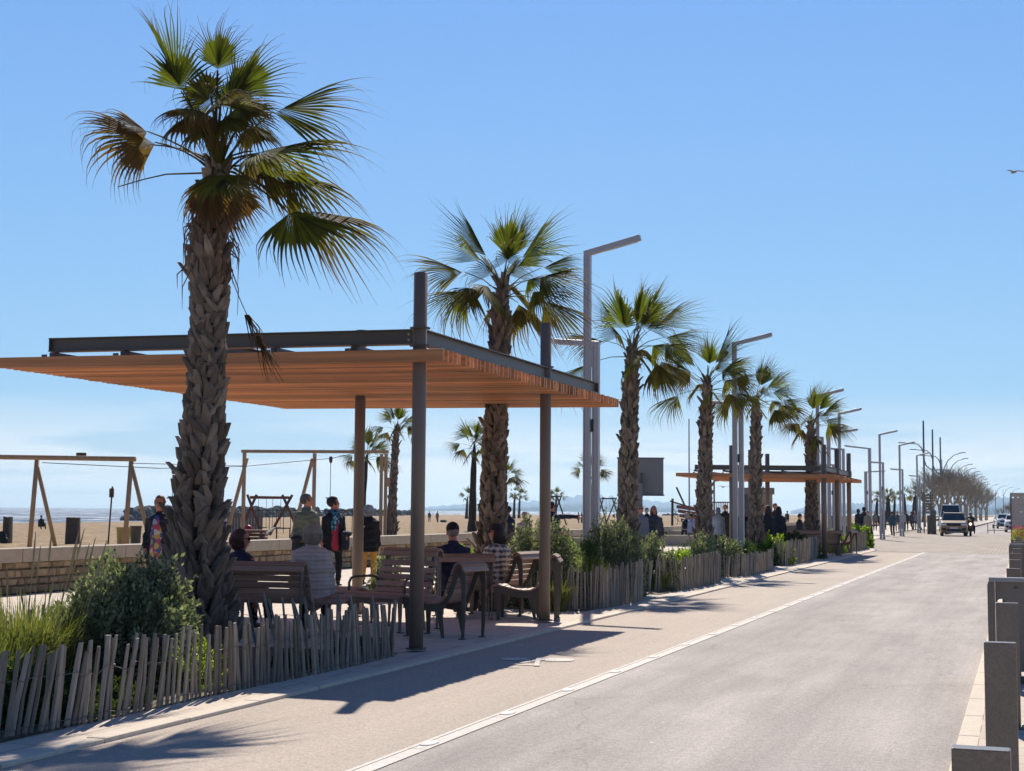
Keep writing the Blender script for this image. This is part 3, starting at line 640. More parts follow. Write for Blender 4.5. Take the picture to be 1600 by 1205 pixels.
for i, (px, d, H) in enumerate([(1564, 340, 3.2), (1577, 270, 3.8), (1586, 260, 4.4), (1594, 245, 4.8), (1608, 230, 5.4)]):
    s, h0 = proto[i % 3]; o = copy_tree(s); o.location = S(px, d, 0); o.rotation_euler[2] = i * 2.1; o.scale = (H / h0,) * 3
    o['label'] = 'bare leafless tree at the right side of the far avenue'
b = MB()
m_cope = M('coping stone', '#b3a48f', .85, .10, 5, fine=90, bmp=.1)
# ------------------------------------------------------------------ pergolas
m_cedar = M('cedar slats', '#bd8355', .55, .32, 3, sc3=(.15, 6, 6), island=.30, bmp=.1)
m_cedar2 = M('bench slats', '#9a7d6a', .5, .25, 3, sc3=(.3, 6, 6), island=.25, bmp=.1)
m_steel = M('grey brown steel', '#7c6e62', .45, .06, 3, metal=.0, fine=300)
m_dsteel = M('dark steel', '#55504b', .45, .08, 3)
m_chsteel = M('bench steel', '#5b5249', .5, .08, 4)
def pergola(loc, label, xs, ys, ztop, zw, zb, rx, ry, r_, beam_x0, beam_y1, pitch=.125):
    root = thing('pergola', label, 'pergola', loc)
    for x in xs:
        for y in ys:
            b = MB(); b.tube([(x, y, 0), (x, y, ztop)], r_, 28); c = b.build('column', m_steel, root, smooth=False)
            for f in c.data.polygons: f.use_smooth = abs(f.normal.z) < .5
            for z in (zb + .17, zb - .02, 0):
                b = MB(); b.tube([(x, y, z), (x, y, z + .015)], r_ + .035, 28); b.build('collar', m_dsteel, c)
    def ibeam(name, a, e, h=.165, w_=.14):
        a, e = V(a), V(e); b = MB(); 
        b.beam(a + UP * (h - .008), e + UP * (h - .008), w_, .012); b.beam(a + UP * .008, e + UP * .008, w_, .012); b.beam(a + UP * h / 2, e + UP * h / 2, .03, h - .028)
        dv = (e - a).normalized() * .008; b.beam(e - dv + UP * .0145, e - dv + UP * (h - .0145), w_ - .01, .008, up=dv)
        return b.build(name, m_dsteel, root)
    x1 = -r_; tl = lambda x: -.012 * x
    for y in ys[:1] + ys[-1:]:
        ibeam('steel_beam', (.0 - r_ - .002, y, zb), (beam_x0, y, zb + tl(beam_x0)))
    for z in (zb + .05, zb + .115):
        b = MB(); b.tube([(-.12, ys[0] - .02, z), (-.12, ys[0] - .034, z)], .014, 8); b.build('bolt', m_cope, root)
    for x in xs: ibeam('steel_beam', (x, ys[0] + r_ + .002, zb + .001), (x, beam_y1, zb + .001))
    b = MB(); k = 0; x = rx[0] + .62
    while x < rx[1] - .3:
        b.beam((x, ry[0] + .14, zb - .034 + tl(x)), (x, ry[1] - .1, zb - .034 + tl(x)), .08, .06)
        for y in ys[:1]: b.box((x, ry[0] - .006, zw + .10 + tl(x)), (.07, .012, .10))
        x += .98
    b.build('joists', m_dsteel, root)
    b = MB(); y = ry[0]; rnd = random.Random(5)
    b.beam((rx[0], y, zw + .06 + tl(rx[0])), (rx[1], y, zw + .06 + tl(rx[1])), .05, .125); b.build('fascia', m_cedar, root, bevel=.004)
    b = MB(); y += pitch
    while y < ry[1]:
        e = rnd.uniform(-.012, .012); b.beam((rx[0] + e, y, zw + .06 + tl(rx[0])), (rx[1] + e, y, zw + .06 + tl(rx[1])), .045, .12 + rnd.uniform(-.006, .004)); y += pitch
    b.build('roof_slats', m_cedar, root)
    return root
P1o = G(650, 1013, .05)
pergola((P1o.x, P1o.y, .04), 'large near pergola with cedar slat roof on grey steel columns, above the benches', [0, -2.76], [0, 4.33], 4.0, 3.03, 3.225, (-5.3, .35), (-.18, 6.9), .075, -4.72, 6.7)
P2o = S(1288, 47.4, .04)
pergola((P2o.x, P2o.y, .02), 'far smaller-looking pergola with cedar slat roof on six steel columns, further along the promenade', [0, -3.05], [0, 3.55, 7.2], 3.72, 2.62, 2.86, (-4.9, .4), (-.25, 7.9), .085, -4.3, 7.6)

# ------------------------------------------------------------------ lamps
m_alu = M('grey aluminium', '#a9abb2', .4, .05, 2, metal=.15, fine=400)
m_led = M('lamp glass', '#b9bcc0', .3, .05, 3)
GL = 'double-arm square lamp posts along the planted beds'
def lamp(loc, label, rz=0, sc_=1.0, group=GL):
    root = thing('street_lamp', label, 'street lamp', loc, rz, group)
    def prof(x, h, name):
        b = MB(); b.box((x, 0, h / 2), (.07, .10, h)); 
        for s in (-1, 1): b.box((x + s * .050, 0, h / 2), (.024, .12, h - .004))
        b.box((x, 0, .02), (.16, .2, .04)); return b.build(name, m_alu, root)
    prof(0, 5.92, 'tall_post'); prof(.165, 4.32, 'short_post')
    b = MB(); b.beam((-.06, 0, 5.93), (1.0, 0, 6.17), .11, .10); a = b.build('upper_arm', m_alu, root, bevel=.006)
    b = MB(); b.beam((.35, 0, 5.968), (.95, 0, 6.10), .07, .012); b.build('lamp_panel', m_led, a)
    b = MB(); b.beam((.226, 0, 4.33), (-.62, 0, 4.40), .11, .085); a = b.build('lower_arm', m_alu, root, bevel=.006)
    b = MB(); b.beam((-.55, 0, 4.346), (-.15, 0, 4.313), .07, .012); b.build('lamp_panel', m_led, a)
    b = MB(); b.box((.11, -.0, 2.9), (.05, .13, .22)); b.build('junction_box', M('black plastic', '#22242a', .5, .1, 4), root); return root
lp = [(917, 26.2), (1149, 38.1), (1279, 55), (1313, 65), (1376, 82), (1407, 94.7), (1434, 111)]
lbl = ['tallest-looking grey double lamp post, between the second and third palms', 'grey double lamp post right of the fourth palm, in front of the far pergola roof', 'grey double lamp post rising behind the smallest palm of the row', 'grey double lamp post rising behind the right columns of the far pergola', 'grey double lamp post standing alone on the pale plaza, left of the walking woman', 'slim grey double lamp post right of the walking woman', 'slim grey double lamp post beside the stacked brown direction signs']
L0 = lamp(S(917, 26.2, .02), lbl[0])
for i, (px, d) in enumerate(lp):
    o = L0 if i == 0 else copy_tree(L0); o.location = S(px, d, .02); o['label'] = lbl[i]
    o.scale = (1, 1, 1.045 if i == 0 else 1)
o = copy_tree(L0); o.location = S(1360, 100, .02); o.rotation_euler[2] = R(180); o.scale = (1.7, 1.5, 1.0); o['label'] = 'stout grey lamp post with its arms pointing left, right of the far pergola'
# posts seen next to the far pergola columns
for i, (px, d, h) in enumerate([(1296, 60, 4.9)]):
    o = copy_tree(L0); o.location = S(px, d, .02); o.scale = (1.2, 1.2, .80); o['label'] = 'grey double lamp post directly behind the front column of the far pergola'
# tall masts with curved arms, and arched avenue lamps
m_mast = M('mast grey', '#7b7f86', .4, .05, 1, metal=.3)
GM = 'tall masts with two curved arms near the bare trees'; proto_m = None
for i, (px, d, ty) in enumerate([(1445, 163, 660), (1459, 180, 673), (1471, 198, 687)]):
    if proto_m is None:
        r0 = thing('lamp_mast', 'x', 'street lamp', (0, 0, 0), 0, GM); H = 12.0
        b = MB(); b.tube([(0, 0, 0), (0, 0, H)], [.13, .10], 8); b.build('mast', m_mast, r0, smooth=True)
        b = MB(); b.tube([(0, 0, 8.2), (-.25, 0, 8.9), (-.7, 0, 9.35), (-2.7, 0, 9.5)], [.08, .07, .06, .05], 6); a = b.build('upper_arm', m_mast, r0, smooth=True)
        b = MB(); b.box((-2.5, 0, 9.48), (.7, .3, .1)); b.build('lamp_head', m_mast, a)
        b = MB(); b.tube([(0, 0, 7.6), (.25, 0, 6.9), (.8, 0, 6.45), (2.6, 0, 6.45)], [.08, .07, .06, .05], 6); a = b.build('lower_arm', m_mast, r0, smooth=True)
        b = MB(); b.box((2.5, 0, 6.42), (.7, .3, .1)); b.build('lamp_head', m_mast, a); proto_m = r0
    o = r0 if i == 0 else copy_tree(r0); o.location = S(px, d, 0); o.rotation_euler[2] = R(19.5); o['label'] = ['tallest, leftmost of three masts with curved arms', 'middle one of three tall masts with curved arms', 'rightmost, lowest-looking of three masts with curved arms'][i]
GA = 'arched single-arm lamps lining the far avenue'; r0 = None
for i, (px, tx, ty) in enumerate([(1481, 1507, 719), (1491, 1514, 728), (1499, 1520, 734), (1507, 1526, 739), (1512, 1530, 743), (1517, 1535, 747), (1523, 1538, 751), (1526, 1542, 755), (1530, 1544, 758), (1543, 1556, 759), (1556, 1568, 761), (1568, 1580, 763), (1579, 1590, 765), (1473, 1497, 710)]):
    d = 7.5 * 2250 / (805 - ty)
    if r0 is None:
        r0 = thing('avenue_lamp', 'thin arched street lamp of the row above the bare trees', 'street lamp', (0, 0, 0), 0, GA)
        b = MB(); b.tube([(0, 0, 0), (0, 0, 6.4)], [.12, .09], 6); b.tube([(0, 0, 6.3), (0, 0, 8.2)], [.06, .04], 6); b.build('pole', m_mast, r0, smooth=True)
        b = MB(); b.tube([(0, 0, 6.2), (.3, 0, 7.2), (.8, 0, 8.1), (1.5, 0, 8.7), (2.4, 0, 9.0)], [.07, .06, .06, .05, .05], 6); a = b.build('arm', m_mast, r0, smooth=True)
        b = MB(); b.beam((2.2, 0, 8.98), (2.9, 0, 9.05), .28, .1); b.build('lamp_head', m_mast, a)
    o = r0 if i == 0 else copy_tree(r0); o.location = S(px, d, 0); o.rotation_euler[2] = R(19.5 if i != 9 else 19)

# ------------------------------------------------------------------ paling fences
m_pale = M('weathered chestnut pale', '#938a7d', .9, .25, 3, sc3=(8, 8, .6), island=.38, bmp=.3)
m_wire = M('galvanised wire', '#77706a', .5, .1, 6, metal=.5)
def fence(pts, label, h=.66, sp=.058, seed=1, tilt=.05, flare=None):
    rnd = random.Random(seed); o0 = V((pts[0][0], pts[0][1], .01)); root = thing('paling_fence', label, 'fence', o0, 0, 'split-chestnut fences round the beds')
    b = MB(); P = [V((x, y, 0)) for x, y in pts]; tot = 0; wires = [[], []]; post = MB(); nxt = .6
    tl = rnd.uniform(-tilt, tilt)
    for a, e in zip(P, P[1:]):
        L = (e - a).length; dv = (e - a).normalized(); nr = V((dv.y, -dv.x, 0)); s = 0
        while s < L:
            tl += rnd.uniform(-.05, .05); tl *= .93; hh = h * rnd.uniform(.90, 1.08); wd = rnd.uniform(.014, .036); tk = rnd.uniform(.012, .022)
            g_ = .03 * math.sin(tot * 1.7 + seed); p = a + dv * s - o0 + nr * (g_ + rnd.uniform(-.008, .008)); p.z = -.08
            q = p + dv * (tl + rnd.uniform(-.03, .03) + (flare(tot) if flare else 0)) + nr * rnd.uniform(-.03, .03) + UP * (hh + .08)
            m1 = p.lerp(q, .5) + dv * rnd.uniform(-.012, .012) + nr * rnd.uniform(-.008, .008)
            tw = rnd.uniform(-.5, .5); ux = dv * math.cos(tw) + nr * math.sin(tw); uy = ux.cross(UP)
            def rg(c, k, cut=0): return [c + ux * wd / 2 * k + uy * tk * .2, c + ux * wd * .1 + uy * tk * k, c - ux * wd / 2 * k + uy * tk * .3, c - ux * wd * .35 * k - uy * tk * .8 * k, c + ux * wd * .4 * k - uy * tk * .7 * k]
            sl = rnd.uniform(-.5, .5) * wd
            top = rg(q, .8); top = [t + UP * (t - q).dot(ux) * sl * 30 for t in top]
            b.loft([rg(p, 1.0), rg(m1, rnd.uniform(.9, 1.12)), rg(p.lerp(q, .9), .95), top])
            for k, zf in enumerate((.70, .22)):
                for sgn in (-1, 1): wires[k].append(p.lerp(q, zf) + nr * sgn * .018 * (1 if len(wires[k]) % 2 else -1))
            s += sp * rnd.uniform(.75, 1.35); tot += sp
            if tot > nxt:
                nxt += 1.8; c = p + nr * -.035; pm = MB(); pm.tube([c + UP * -.1, c + UP * (h + .12)], [.028, .024], 7); pm.build('post', m_pale, root)
    b.build('pales', m_pale, root)
    wb = MB()
    for k in (0, 1):
        if len(wires[k]) > 2: wb.tube(wires[k][::2], .0028, 4, cap=False)
    wb.build('wire', m_wire, root); 
    bed = MB(); return root
bx = -6.05
fence([(-6.35, 4.6), (-6.14, 8.5), (bx, 11), (bx, 13.55), (-6.25, 13.85)], 'nearest paling fence of weathered split pales, at the lower left', .55, .066, 1, .07, flare=lambda t: -.22 * max(0, (t - 8.1) / .8) if t > 8.1 else .0)
fence([(-6.3, 13.95), (-7.6, 14.0), (-8.6, 13.7), (-8.8, 10), (-8.9, 6)], 'back paling fence behind the nearest palm, dark pales below the bench', .55, .11, 2)
fence([(-6.9, 20.5), (-6.3, 20.75), (bx, 21.4), (bx, 23.7), (-6.3, 24.15), (-6.9, 24.2)], 'second paling fence, in front of the large dark shrub', .64, .055, 3)
fence([(-7.0, 25.0), (-6.5, 26.0), (-6.35, 26.4)], 'short gap-toothed paling fence between the second and third beds', .62, .16, 13)
fence([(-6.4, 26.5), (-6.1, 27.2), (bx, 30.4), (-6.2, 31), (-7, 31.2)], 'third paling fence, in front of the bright yellow-green bush', .62, .055, 4)
fence([(-7.9, 31.4), (-8.0, 27.5), (-7.5, 26.7)], 'paling fence at the back of the third bed', .8, .12, 14)
fence([(-6.4, 32.6), (-6.1, 33.4), (-6.07, 37), (-6.3, 38.4)], 'fourth paling fence, low pales in front of the grass beyond the second lamp post', .52, .075, 5)
fence([(-6.9, 41.6), (-6.3, 40.6), (-6.15, 43.5), (-6.3, 47.6)], 'fifth paling fence, left of the front column of the far pergola', .70, .07, 6)
fence([(-7.2, 56.6), (-6.4, 56.9), (-6.15, 58), (-6.2, 62.4), (-6.9, 63.0)], 'last paling fence, right of the far pergola columns', .70, .06, 7)
for (x0, x1, y0, y1) in [(-8.8, -6.1, 4.5, 13.8), (-9, -6.15, 20.7, 24.1), (-8, -6.15, 25.4, 31.1), (-8.4, -6.3, 33.3, 38), (-8.6, -6.3, 40.8, 47.5), (-8.2, -6.3, 57, 62.8)]:
    rect('soil_bed', x0, x1, y0, y1, .030, m_soil)

# ------------------------------------------------------------------ stone wall between promenade and beach
m, nt, out = newmat('dry stone masonry'); p = nd(nt, 'ShaderNodeBsdfPrincipled'); p.inputs['Roughness'].default_value = .9
tc = nt.nodes.new('ShaderNodeTexCoord'); sx = nt.nodes.new('ShaderNodeSeparateXYZ'); nt.links.new(tc.outputs['Object'], sx.inputs[0]); cb = nt.nodes.new('ShaderNodeCombineXYZ')
nt.links.new(sx.outputs['Y'], cb.inputs[0]); nt.links.new(sx.outputs['Z'], cb.inputs[1])
nz = nt.nodes.new('ShaderNodeTexNoise'); nz.inputs['Scale'].default_value = 2.5; nt.links.new(cb.outputs[0], nz.inputs['Vector'])
ad = nt.nodes.new('ShaderNodeMixRGB'); ad.blend_type = 'LINEAR_LIGHT'; ad.inputs[0].default_value = .12; nt.links.new(cb.outputs[0], ad.inputs[1]); nt.links.new(nz.outputs['Color'], ad.inputs[2])
br = nt.nodes.new('ShaderNodeTexBrick'); br.inputs['Scale'].default_value = 1; br.inputs['Brick Width'].default_value = .31; br.inputs['Row Height'].default_value = .155; br.inputs['Mortar Size'].default_value = .016; br.inputs['Mortar Smooth'].default_value = .4
br.inputs['Color1'].default_value = (*srgb('#a89070'), 1); br.inputs['Color2'].default_value = (*srgb('#8d7a62'), 1); br.inputs['Mortar'].default_value = (*srgb('#3c332a'), 1); br.offset = .43; br.squash = .8; br.squash_frequency = 3
nt.links.new(ad.outputs[0], br.inputs['Vector']); c = mixc(nt, br.outputs['Color'], ramp(nt, noise(nt, 9, 5, .7), [(.3, (.72, .7, .66)), (.7, (1.2, 1.2, 1.2))]), 1.0, 'MULTIPLY')
nt.links.new(c, p.inputs['Base Color']); nt.links.new(bump(nt, br.outputs['Fac'], -1.0, .03), p.inputs['Normal']); nt.links.new(p.outputs[0], out.inputs[0]); m_stone = m
root = thing('stone_wall', 'low stone wall with pale coping between promenade and beach', 'wall', (-16.3, 0, 0))
m_st2 = M('rough limestone', '#a08b6e', .92, .22, 9, fine=60, bmp=.7, island=.30); m_mort = M('dark mortar', '#4a4035', .95, .2, 8)
ms = MB(); ms.box((-.02, 60, .28), (.27, 130, .56)); rs = random.Random(17); zz = .02
for row, hh in enumerate((.15, .125, .15, .125)):
    y = -5 + rs.random() * .3
    while y < 62:
        L_ = rs.uniform(.16, .40); g_ = .012; y0, y1, z0_, z1_ = y + g_, y + L_ - g_, zz + .008, zz + hh - .008
        j = lambda k: rs.uniform(-k, k)
        fr = [V((.115, y0 + j(.006), z0_)), V((.115, y1 + j(.006), z0_)), V((.115, y1 + j(.006), z1_)), V((.115, y0 + j(.006), z1_))]
        dx = rs.uniform(.135, .175); ft = [V((dx + j(.012), y0 + .02 + j(.012), z0_ + .018 + j(.01))), V((dx + j(.012), y1 - .02 + j(.012), z0_ + .018 + j(.01))), V((dx + j(.012), y1 - .02 + j(.012), z1_ - .018 + j(.01))), V((dx + j(.012), y0 + .02 + j(.012), z1_ - .018 + j(.01)))]
        ms.loft([fr, ft]); y += L_
    zz += hh
ws = ms.build('masonry', m_st2, root, fix=False)
ws.data.materials.append(m_mort)
for f in list(ws.data.polygons)[:6]: f.material_index = 1
b = MB(); y = -5
while y < 125: b.box((.0, y + .745, .68), (.46, 1.485, .235)); y += 1.5
b.build('coping', m_cope, root, bevel=.008)
m_conc = M('pale concrete', '#b0a696', .8, .08, 3, fine=60)
def cblock(px, d, w_, h, dp, label, z=.0, a=0):
    b = MB(); b.box((0, 0, h / 2), (w_, dp, h)); o = b.build('concrete_bench', m_conc, None, bevel=.012); o.location = S(px, d, z); o.rotation_euler[2] = R(19.5 + a); tag(o, label, 'bench', 'concrete seating blocks on the promenade'); return o
cblock(1050, 62, 3.2, .46, .55, 'long pale concrete block behind the auburn-haired woman', .045)
cblock(1062, 70, 4.0, .55, .6, 'concrete seat under the group with the black backpack', .045)
cblock(935, 52, 3.2, .5, .5, 'concrete block right of the man stretching out his arm', .045)
cblock(1240, 62, 3.6, .45, .6, 'concrete block behind the far pergola bench where a dark figure sits', .045)
b = MB(); b.box((0, 0, .16), (1.1, 5.4, .32)); o = b.build('concrete_kerb_wall', m_conc, None, bevel=.01); o.location = (-9.6, 37.5, .04); tag(o, 'low concrete edging below the pair walking by the third palm', 'wall')

# ------------------------------------------------------------------ slatted steel-framed seats
def seat_profile(back=.86):
    seat = [(.50, .40), (.505, .435), (.48, .462), (.43, .468), (.36, .455), (.29, .437), (.22, .420), (.15, .408), (.08, .40), (.01, .40)]
    bk = [(-.06, .415), (-.115, .465), (-.15, .535), (-.18, .61), (-.21, .685), (-.237, .76)]
    top = [(-.262, back - .05), (-.30, back), (-.36, back - .005), (-.40, back - .06)]
    return seat, bk, top
def slat_seat(loc, a, w_, label, back=.86, arms=False, seatw=None, low=False, group='slatted seats under the near pergola'):
    root = thing('slatted_bench', label, 'bench', loc, R(19.5 + a), group); seat, bk, top = seat_profile(back)
    k_ = (back - .76) 
    if back > .9: bk = [(y, .40 + (z - .40) * (back - .05) / .81) for y, z in bk]
    def slats(name, pr, ww):
        b = MB()
        full = seat + bk + top
        for (y, z) in pr:
            i = full.index((y, z)); q0 = full[max(0, i - 1)]; q1 = full[min(len(full) - 1, i + 1)]
            t = V((0, q1[0] - q0[0], q1[1] - q0[1])).normalized(); n = V((1, 0, 0)).cross(t)
            b.box((0, y, z), (ww, .066, .024), Matrix((V((1, 0, 0)), t, n)).transposed())
        return b.build(name, m_cedar2, root, bevel=.004)
    sw = seatw or w_
    slats('seat', seat, sw)
    if not low: slats('backrest', bk + top, w_)
    x0 = [-w_ / 2 + .05, w_ / 2 - .05]
    for x in x0:
        b = MB(); t = .012
        outer = [(y, z - .02) for y, z in seat] + ([] if low else [(y + .0, z - .012) for y, z in bk + top[:3]])
        pr = []
        # plate under the seat and up the back
        up_ = [(y, z - .016) for y, z in seat[2:]] + ([] if low else [(y - .012, z - .01) for y, z in bk] + [(top[0][0] - .01, top[0][1])])
        dn = [(y + (.0 if z < .5 else -.06), z - (.085 if z < .5 else .01)) for y, z in up_][::-1]
        b.prism(up_ + dn, x - t / 2, x + t / 2)
        # front leg
        b.prism([(.47, .40), (.38, .40), (.40, .0), (.44, .0)], x - t / 2 + .013, x + t / 2 + .013)
        if low: b.prism([(.05, .40), (.14, .40), (.12, .0), (.08, .0)], x - t / 2 + .013, x + t / 2 + .013)
        else:
            tp = top[2][1]
            b.prism([(-.27, back - .06), (-.33, back - .03), (-.385, tp - .06), (-.40, back - .22), (-.395, .25), (-.375, .0), (-.34, .0), (-.345, .25), (-.335, back - .25), (-.30, back - .12)], x - t / 2 + .013, x + t / 2 + .013)
            b.prism([(.02, .34), (-.07, .34), (-.10, .0), (-.065, .0)], x - t / 2 + .013, x + t / 2 + .013)
        b.box((x, .42, .006), (.07, .06, .012))
        if not low: b.box((x, -.36, .006), (.07, .06, .012))
        b.build('side_frame', m_chsteel, root)
        if arms:
            b = MB(); xx = x + (.05 if x > 0 else -.05)
            b.tube([(xx, .42, .30), (xx, .42, .58), (xx, .38, .635), (xx, .30, .65), (xx, -.05, .65), (xx, -.15, .62), (xx, -.18, .55)], .016, 8); b.build('armrest', m_chsteel, root, smooth=True)
    return root
slat_seat(S(423, 16.9, .02), -14, 1.17, 'dark slatted bench under the near pergola seen from behind, beside the nearest palm', .86, seatw=1.75)
slat_seat(S(622, 18.1, .02), 148, .85, 'slatted armchair facing the viewer, left of the nearest pergola column', .98, arms=True)
slat_seat(S(566, 19.3, .02), 150, .62, 'low backless slatted stool left of the armchair', low=True)
slat_seat(S(700, 17.1, .02), 58, .52, 'narrow slatted chair seen from behind, just right of the nearest pergola column', .86)
slat_seat(S(724, 20.1, .02), 8, .80, 'slatted seat under the man with the cap, seen from behind', .87)
slat_seat(S(794, 20.9, .02), 62, .72, 'slatted seat on which the woman in the checked coat sits', .88)
slat_seat(S(830, 20.0, .02), 84, .62, 'slatted seat with sunlit slats in front of the second roadside column', .87)
slat_seat(S(1262, 50, .02), 10, 2.2, 'long slatted bench under the far pergola', .86, group='slatted seats under the far pergola')
slat_seat(S(1318, 53, .02), 60, .8, 'slatted seat between the right columns of the far pergola', .86, group='slatted seats under the far pergola')
# ------------------------------------------------------------------ beach equipment
m_wood = M('pale timber', '#b0906e', .7, .18, 3, sc3=(4, 4, .5), bmp=.1)
m_rwood = M('red brown timber', '#6a3f31', .7, .2, 4)
m_dwood = M('dark weathered timber', '#4b423d', .9, .3, 4)
m_cable = M('steel cable', '#55555a', .4, .05, 3, metal=.6)
C_ = lambda px, d, z: S(px, d, z)
# left zip-line frame
o = S(50, 51, .1); root = thing('zip_line_tower', 'pale timber zip-line frame at the left, its long beam cut by the left edge', 'play equipment', o, 0, 'timber zip-line frames on the sand')
tz = 3.27
b = MB(); b.tube([S(-70, 51, tz) - o, S(209, 49.5, tz - .1) - o], .088, 10); b.build('beam', m_wood, root, smooth=True)
for px, d, dx, sp_ in ((52, 51, -.08, 40), (200, 49.6, -.15, 42)):
    b = MB(); b.tube([S(px - 5, d, -.3) - o, S(px + 3, d, tz - .1) - o], .085, 10); b.build('post', m_wood, root, smooth=True)
    b = MB(); b.tube([S(px + 4, d, tz - .35) - o, S(px + sp_, d + .4, -.2) - o], .075, 10); b.build('strut', m_wood, root, smooth=True)
b = MB(); b.box(S(124, 50.5, tz + .04) - o, (.28, .2, .2)); b.build('pulley', m_dwood, root)
# right zip-line frame
o = S(490, 66, .1); root = thing('zip_line_tower', 'slim zip-line frame with a level top beam beyond the standing couple', 'play equipment', o, 0, 'timber zip-line frames on the sand')
tz = 4.12
b = MB(); b.beam(S(375, 66, tz) - o, S(606, 66, tz + .02) - o, .14, .14); b.build('beam', m_wood, root)
for px in (380, 490, 595, 602):
    b = MB(); b.beam(S(px - (0), 66, -.2) - o, S(px, 66, tz - .072) - o, .13 if px < 590 else .10, .13); b.build('post', m_wood, root)
for px in (384, 487):
    b = MB(); b.beam(S(px, 66.3, tz - .3) - o, S(px - 31, 66.5, .1) - o, .13, .13); b.build('strut', m_wood, root)
b = MB(); b.box(S(605, 65.9, 2.75) - o, (.16, .1, .42)); b.build('notice_box', m_wood, root)
for (pts, lb) in (([D(208, 724, 49.5), D(380, 728, 66)], 'upper steel cable running right from the left timber frame'), ([D(66, 723, 51), D(250, 732, 52), D(380, 729, 66), D(520, 716, 65.8), D(560, 707, 65.9)], 'lower sagging steel cable between the two timber frames')):
    b = MB(); b.tube(pts, .014, 5, cap=True); tag(b.build('zip_line_cable', m_cable), lb, 'cable', 'zip-line cables')
for px, py, d, ln, lb in ((517, 714, 65.6, 62, 'cone-shaped zip-line trolley with a hanging rod, above the woman with the scarf'), (271, 731, 52.5, 45, 'cone-shaped zip-line trolley hanging left of the nearest trunk')):
    p_ = D(px, py, d); r0 = thing('zip_line_trolley', lb, 'play equipment', p_, 0, 'zip-line trolleys'); k = d / 2250
    b = MB(); b.tube([(0, 0, .02), (0, 0, -.05), (0, 0, -6 * k - .05), (0, 0, -10 * k)], [2.0 * k, 3 * k, 2.6 * k, .8 * k], 8); b.build('cone', m_dwood, r0)
    b = MB(); b.tube([(0, 0, -9 * k), (.0, 0, -(ln) * k)], .016, 5); b.box((0, 0, -(ln + 2) * k), (.3, .3, .05)); b.build('rod', m_cable, r0)
# red-brown swing
def swing(px, d, w_, h, m, label, a=0, ropes=4):
    r0 = thing('swing', label, 'play equipment', S(px, d, .0), R(19.5 + a), 'swings on the sand'); b = MB()
    b.tube([(-w_ / 2 - .1, 0, h), (w_ / 2 + .1, 0, h)], .08, 8); b.build('crossbar', m, r0, smooth=True)
    for s in (-1, 1):
        b = MB(); b.tube([(s * w_ / 2 - .28, 0, h + .15), (s * w_ / 2 + .75 * 1, .0, 0)], .075, 8) if s > 0 else b.tube([(-w_ / 2 - .25, 0, h + .15), (-w_ / 2 + .62, 0, 0)], .075, 8); b.build('leg', m, r0, smooth=True)
        b = MB(); b.tube([(s * w_ / 2 + .25 if s > 0 else -w_ / 2 + .25, .05, h + .15), (s * w_ / 2 - 1.0 if s > 0 else -w_ / 2 - .75, .1, 0)], .075, 8); b.build('leg', m, r0, smooth=True)
    for i in range(ropes // 2):
        x = (-w_ / 2 + w_ * (i + .5) / (ropes // 2)) * .8; b = MB()
        for q in (-.22, .22): b.tube([(x + q, 0, h), (x + q, 0, .5)], .012, 4)
        b.box((x, 0, .48), (.5, .2, .05)); b.build('swing_seat', m_dwood, r0)
    return r0
swing(421, 79, 1.95, 2.12, m_rwood, 'red-brown timber swing with crossed ends, left of the standing man')
swing(865, 150, 1.2, 3.0, m_dwood, 'distant swing frame right of the second roadside column', ropes=2)
swing(950, 170, 1.5, 3.0, m_dwood, 'distant swing frame left of the third palm trunk', ropes=2)
r0 = thing('play_rail', 'row of upright dark bars behind the red-brown swing', 'play equipment', S(430, 86, .0), R(19.5)); b = MB()
b.beam((-1.7, 0, 1.42), (3.2, 0, 1.42), .05, .05)
for i in range(12): b.tube([(-1.6 + i * .42, 0, 0), (-1.6 + i * .42, 0, 1.4)], .022, 5)
b.build('bars', m_dwood, r0)
r0 = thing('play_rail', 'upright bars between the woman with the scarf and the rear column', 'play equipment', S(540, 84, .0), R(19.5)); b = MB()
b.beam((-.5, 0, 1.45), (.9, 0, 1.45), .05, .05)
for i in range(4): b.tube([(-.45 + i * .42, 0, 0), (-.45 + i * .42, 0, 1.42)], .022, 5)
b.build('bars', m_dwood, r0)
r0 = thing('timber_platform', 'low timber play platform with a pale ramp behind the seated red-haired woman', 'play equipment', S(396, 60, .0), R(19.5)); b = MB()
for i in range(4): b.box((0, 0, .12 + i * .15), (1.1, .8, .11))
b.build('planks', m_rwood, r0); b = MB(); b.beam((.0, -.7, .0), (.85, .3, .72), .18, .06); b.build('ramp', m_conc, r0)
b = MB(); b.box((.95, .2, .36), (.05, .05, .72)); b.box((1.5, .2, .36), (.05, .05, .72)); b.box((1.22, .2, .70), (.6, .05, .05)); b.build('handrail', m_dwood, r0)
b = MB(); b.ell((0, 0, .3), (.23, .16, .26)); r0 = b.build('red_ball', M('red plastic', '#a81f2c', .4, .08, 3), None, smooth=True); r0.location = S(388, 62, .25); tag(r0, 'round red and white play panel above the timber platform', 'ball')
# grey barrier boards left of the swing
b = MB()
for i in range(14): b.box((i * .17, 0, .62), (.155, .04, 1.25 + .05 * math.sin(i * 2.1)))
r0 = b.build('board_fence', M('grey boards', '#6e6a66', .9, .2, 3), None); r0.location = S(352, 88, 0); r0.rotation_euler[2] = R(19.5); tag(r0, 'grey board fence on the sand right of the nearest palm trunk', 'fence')
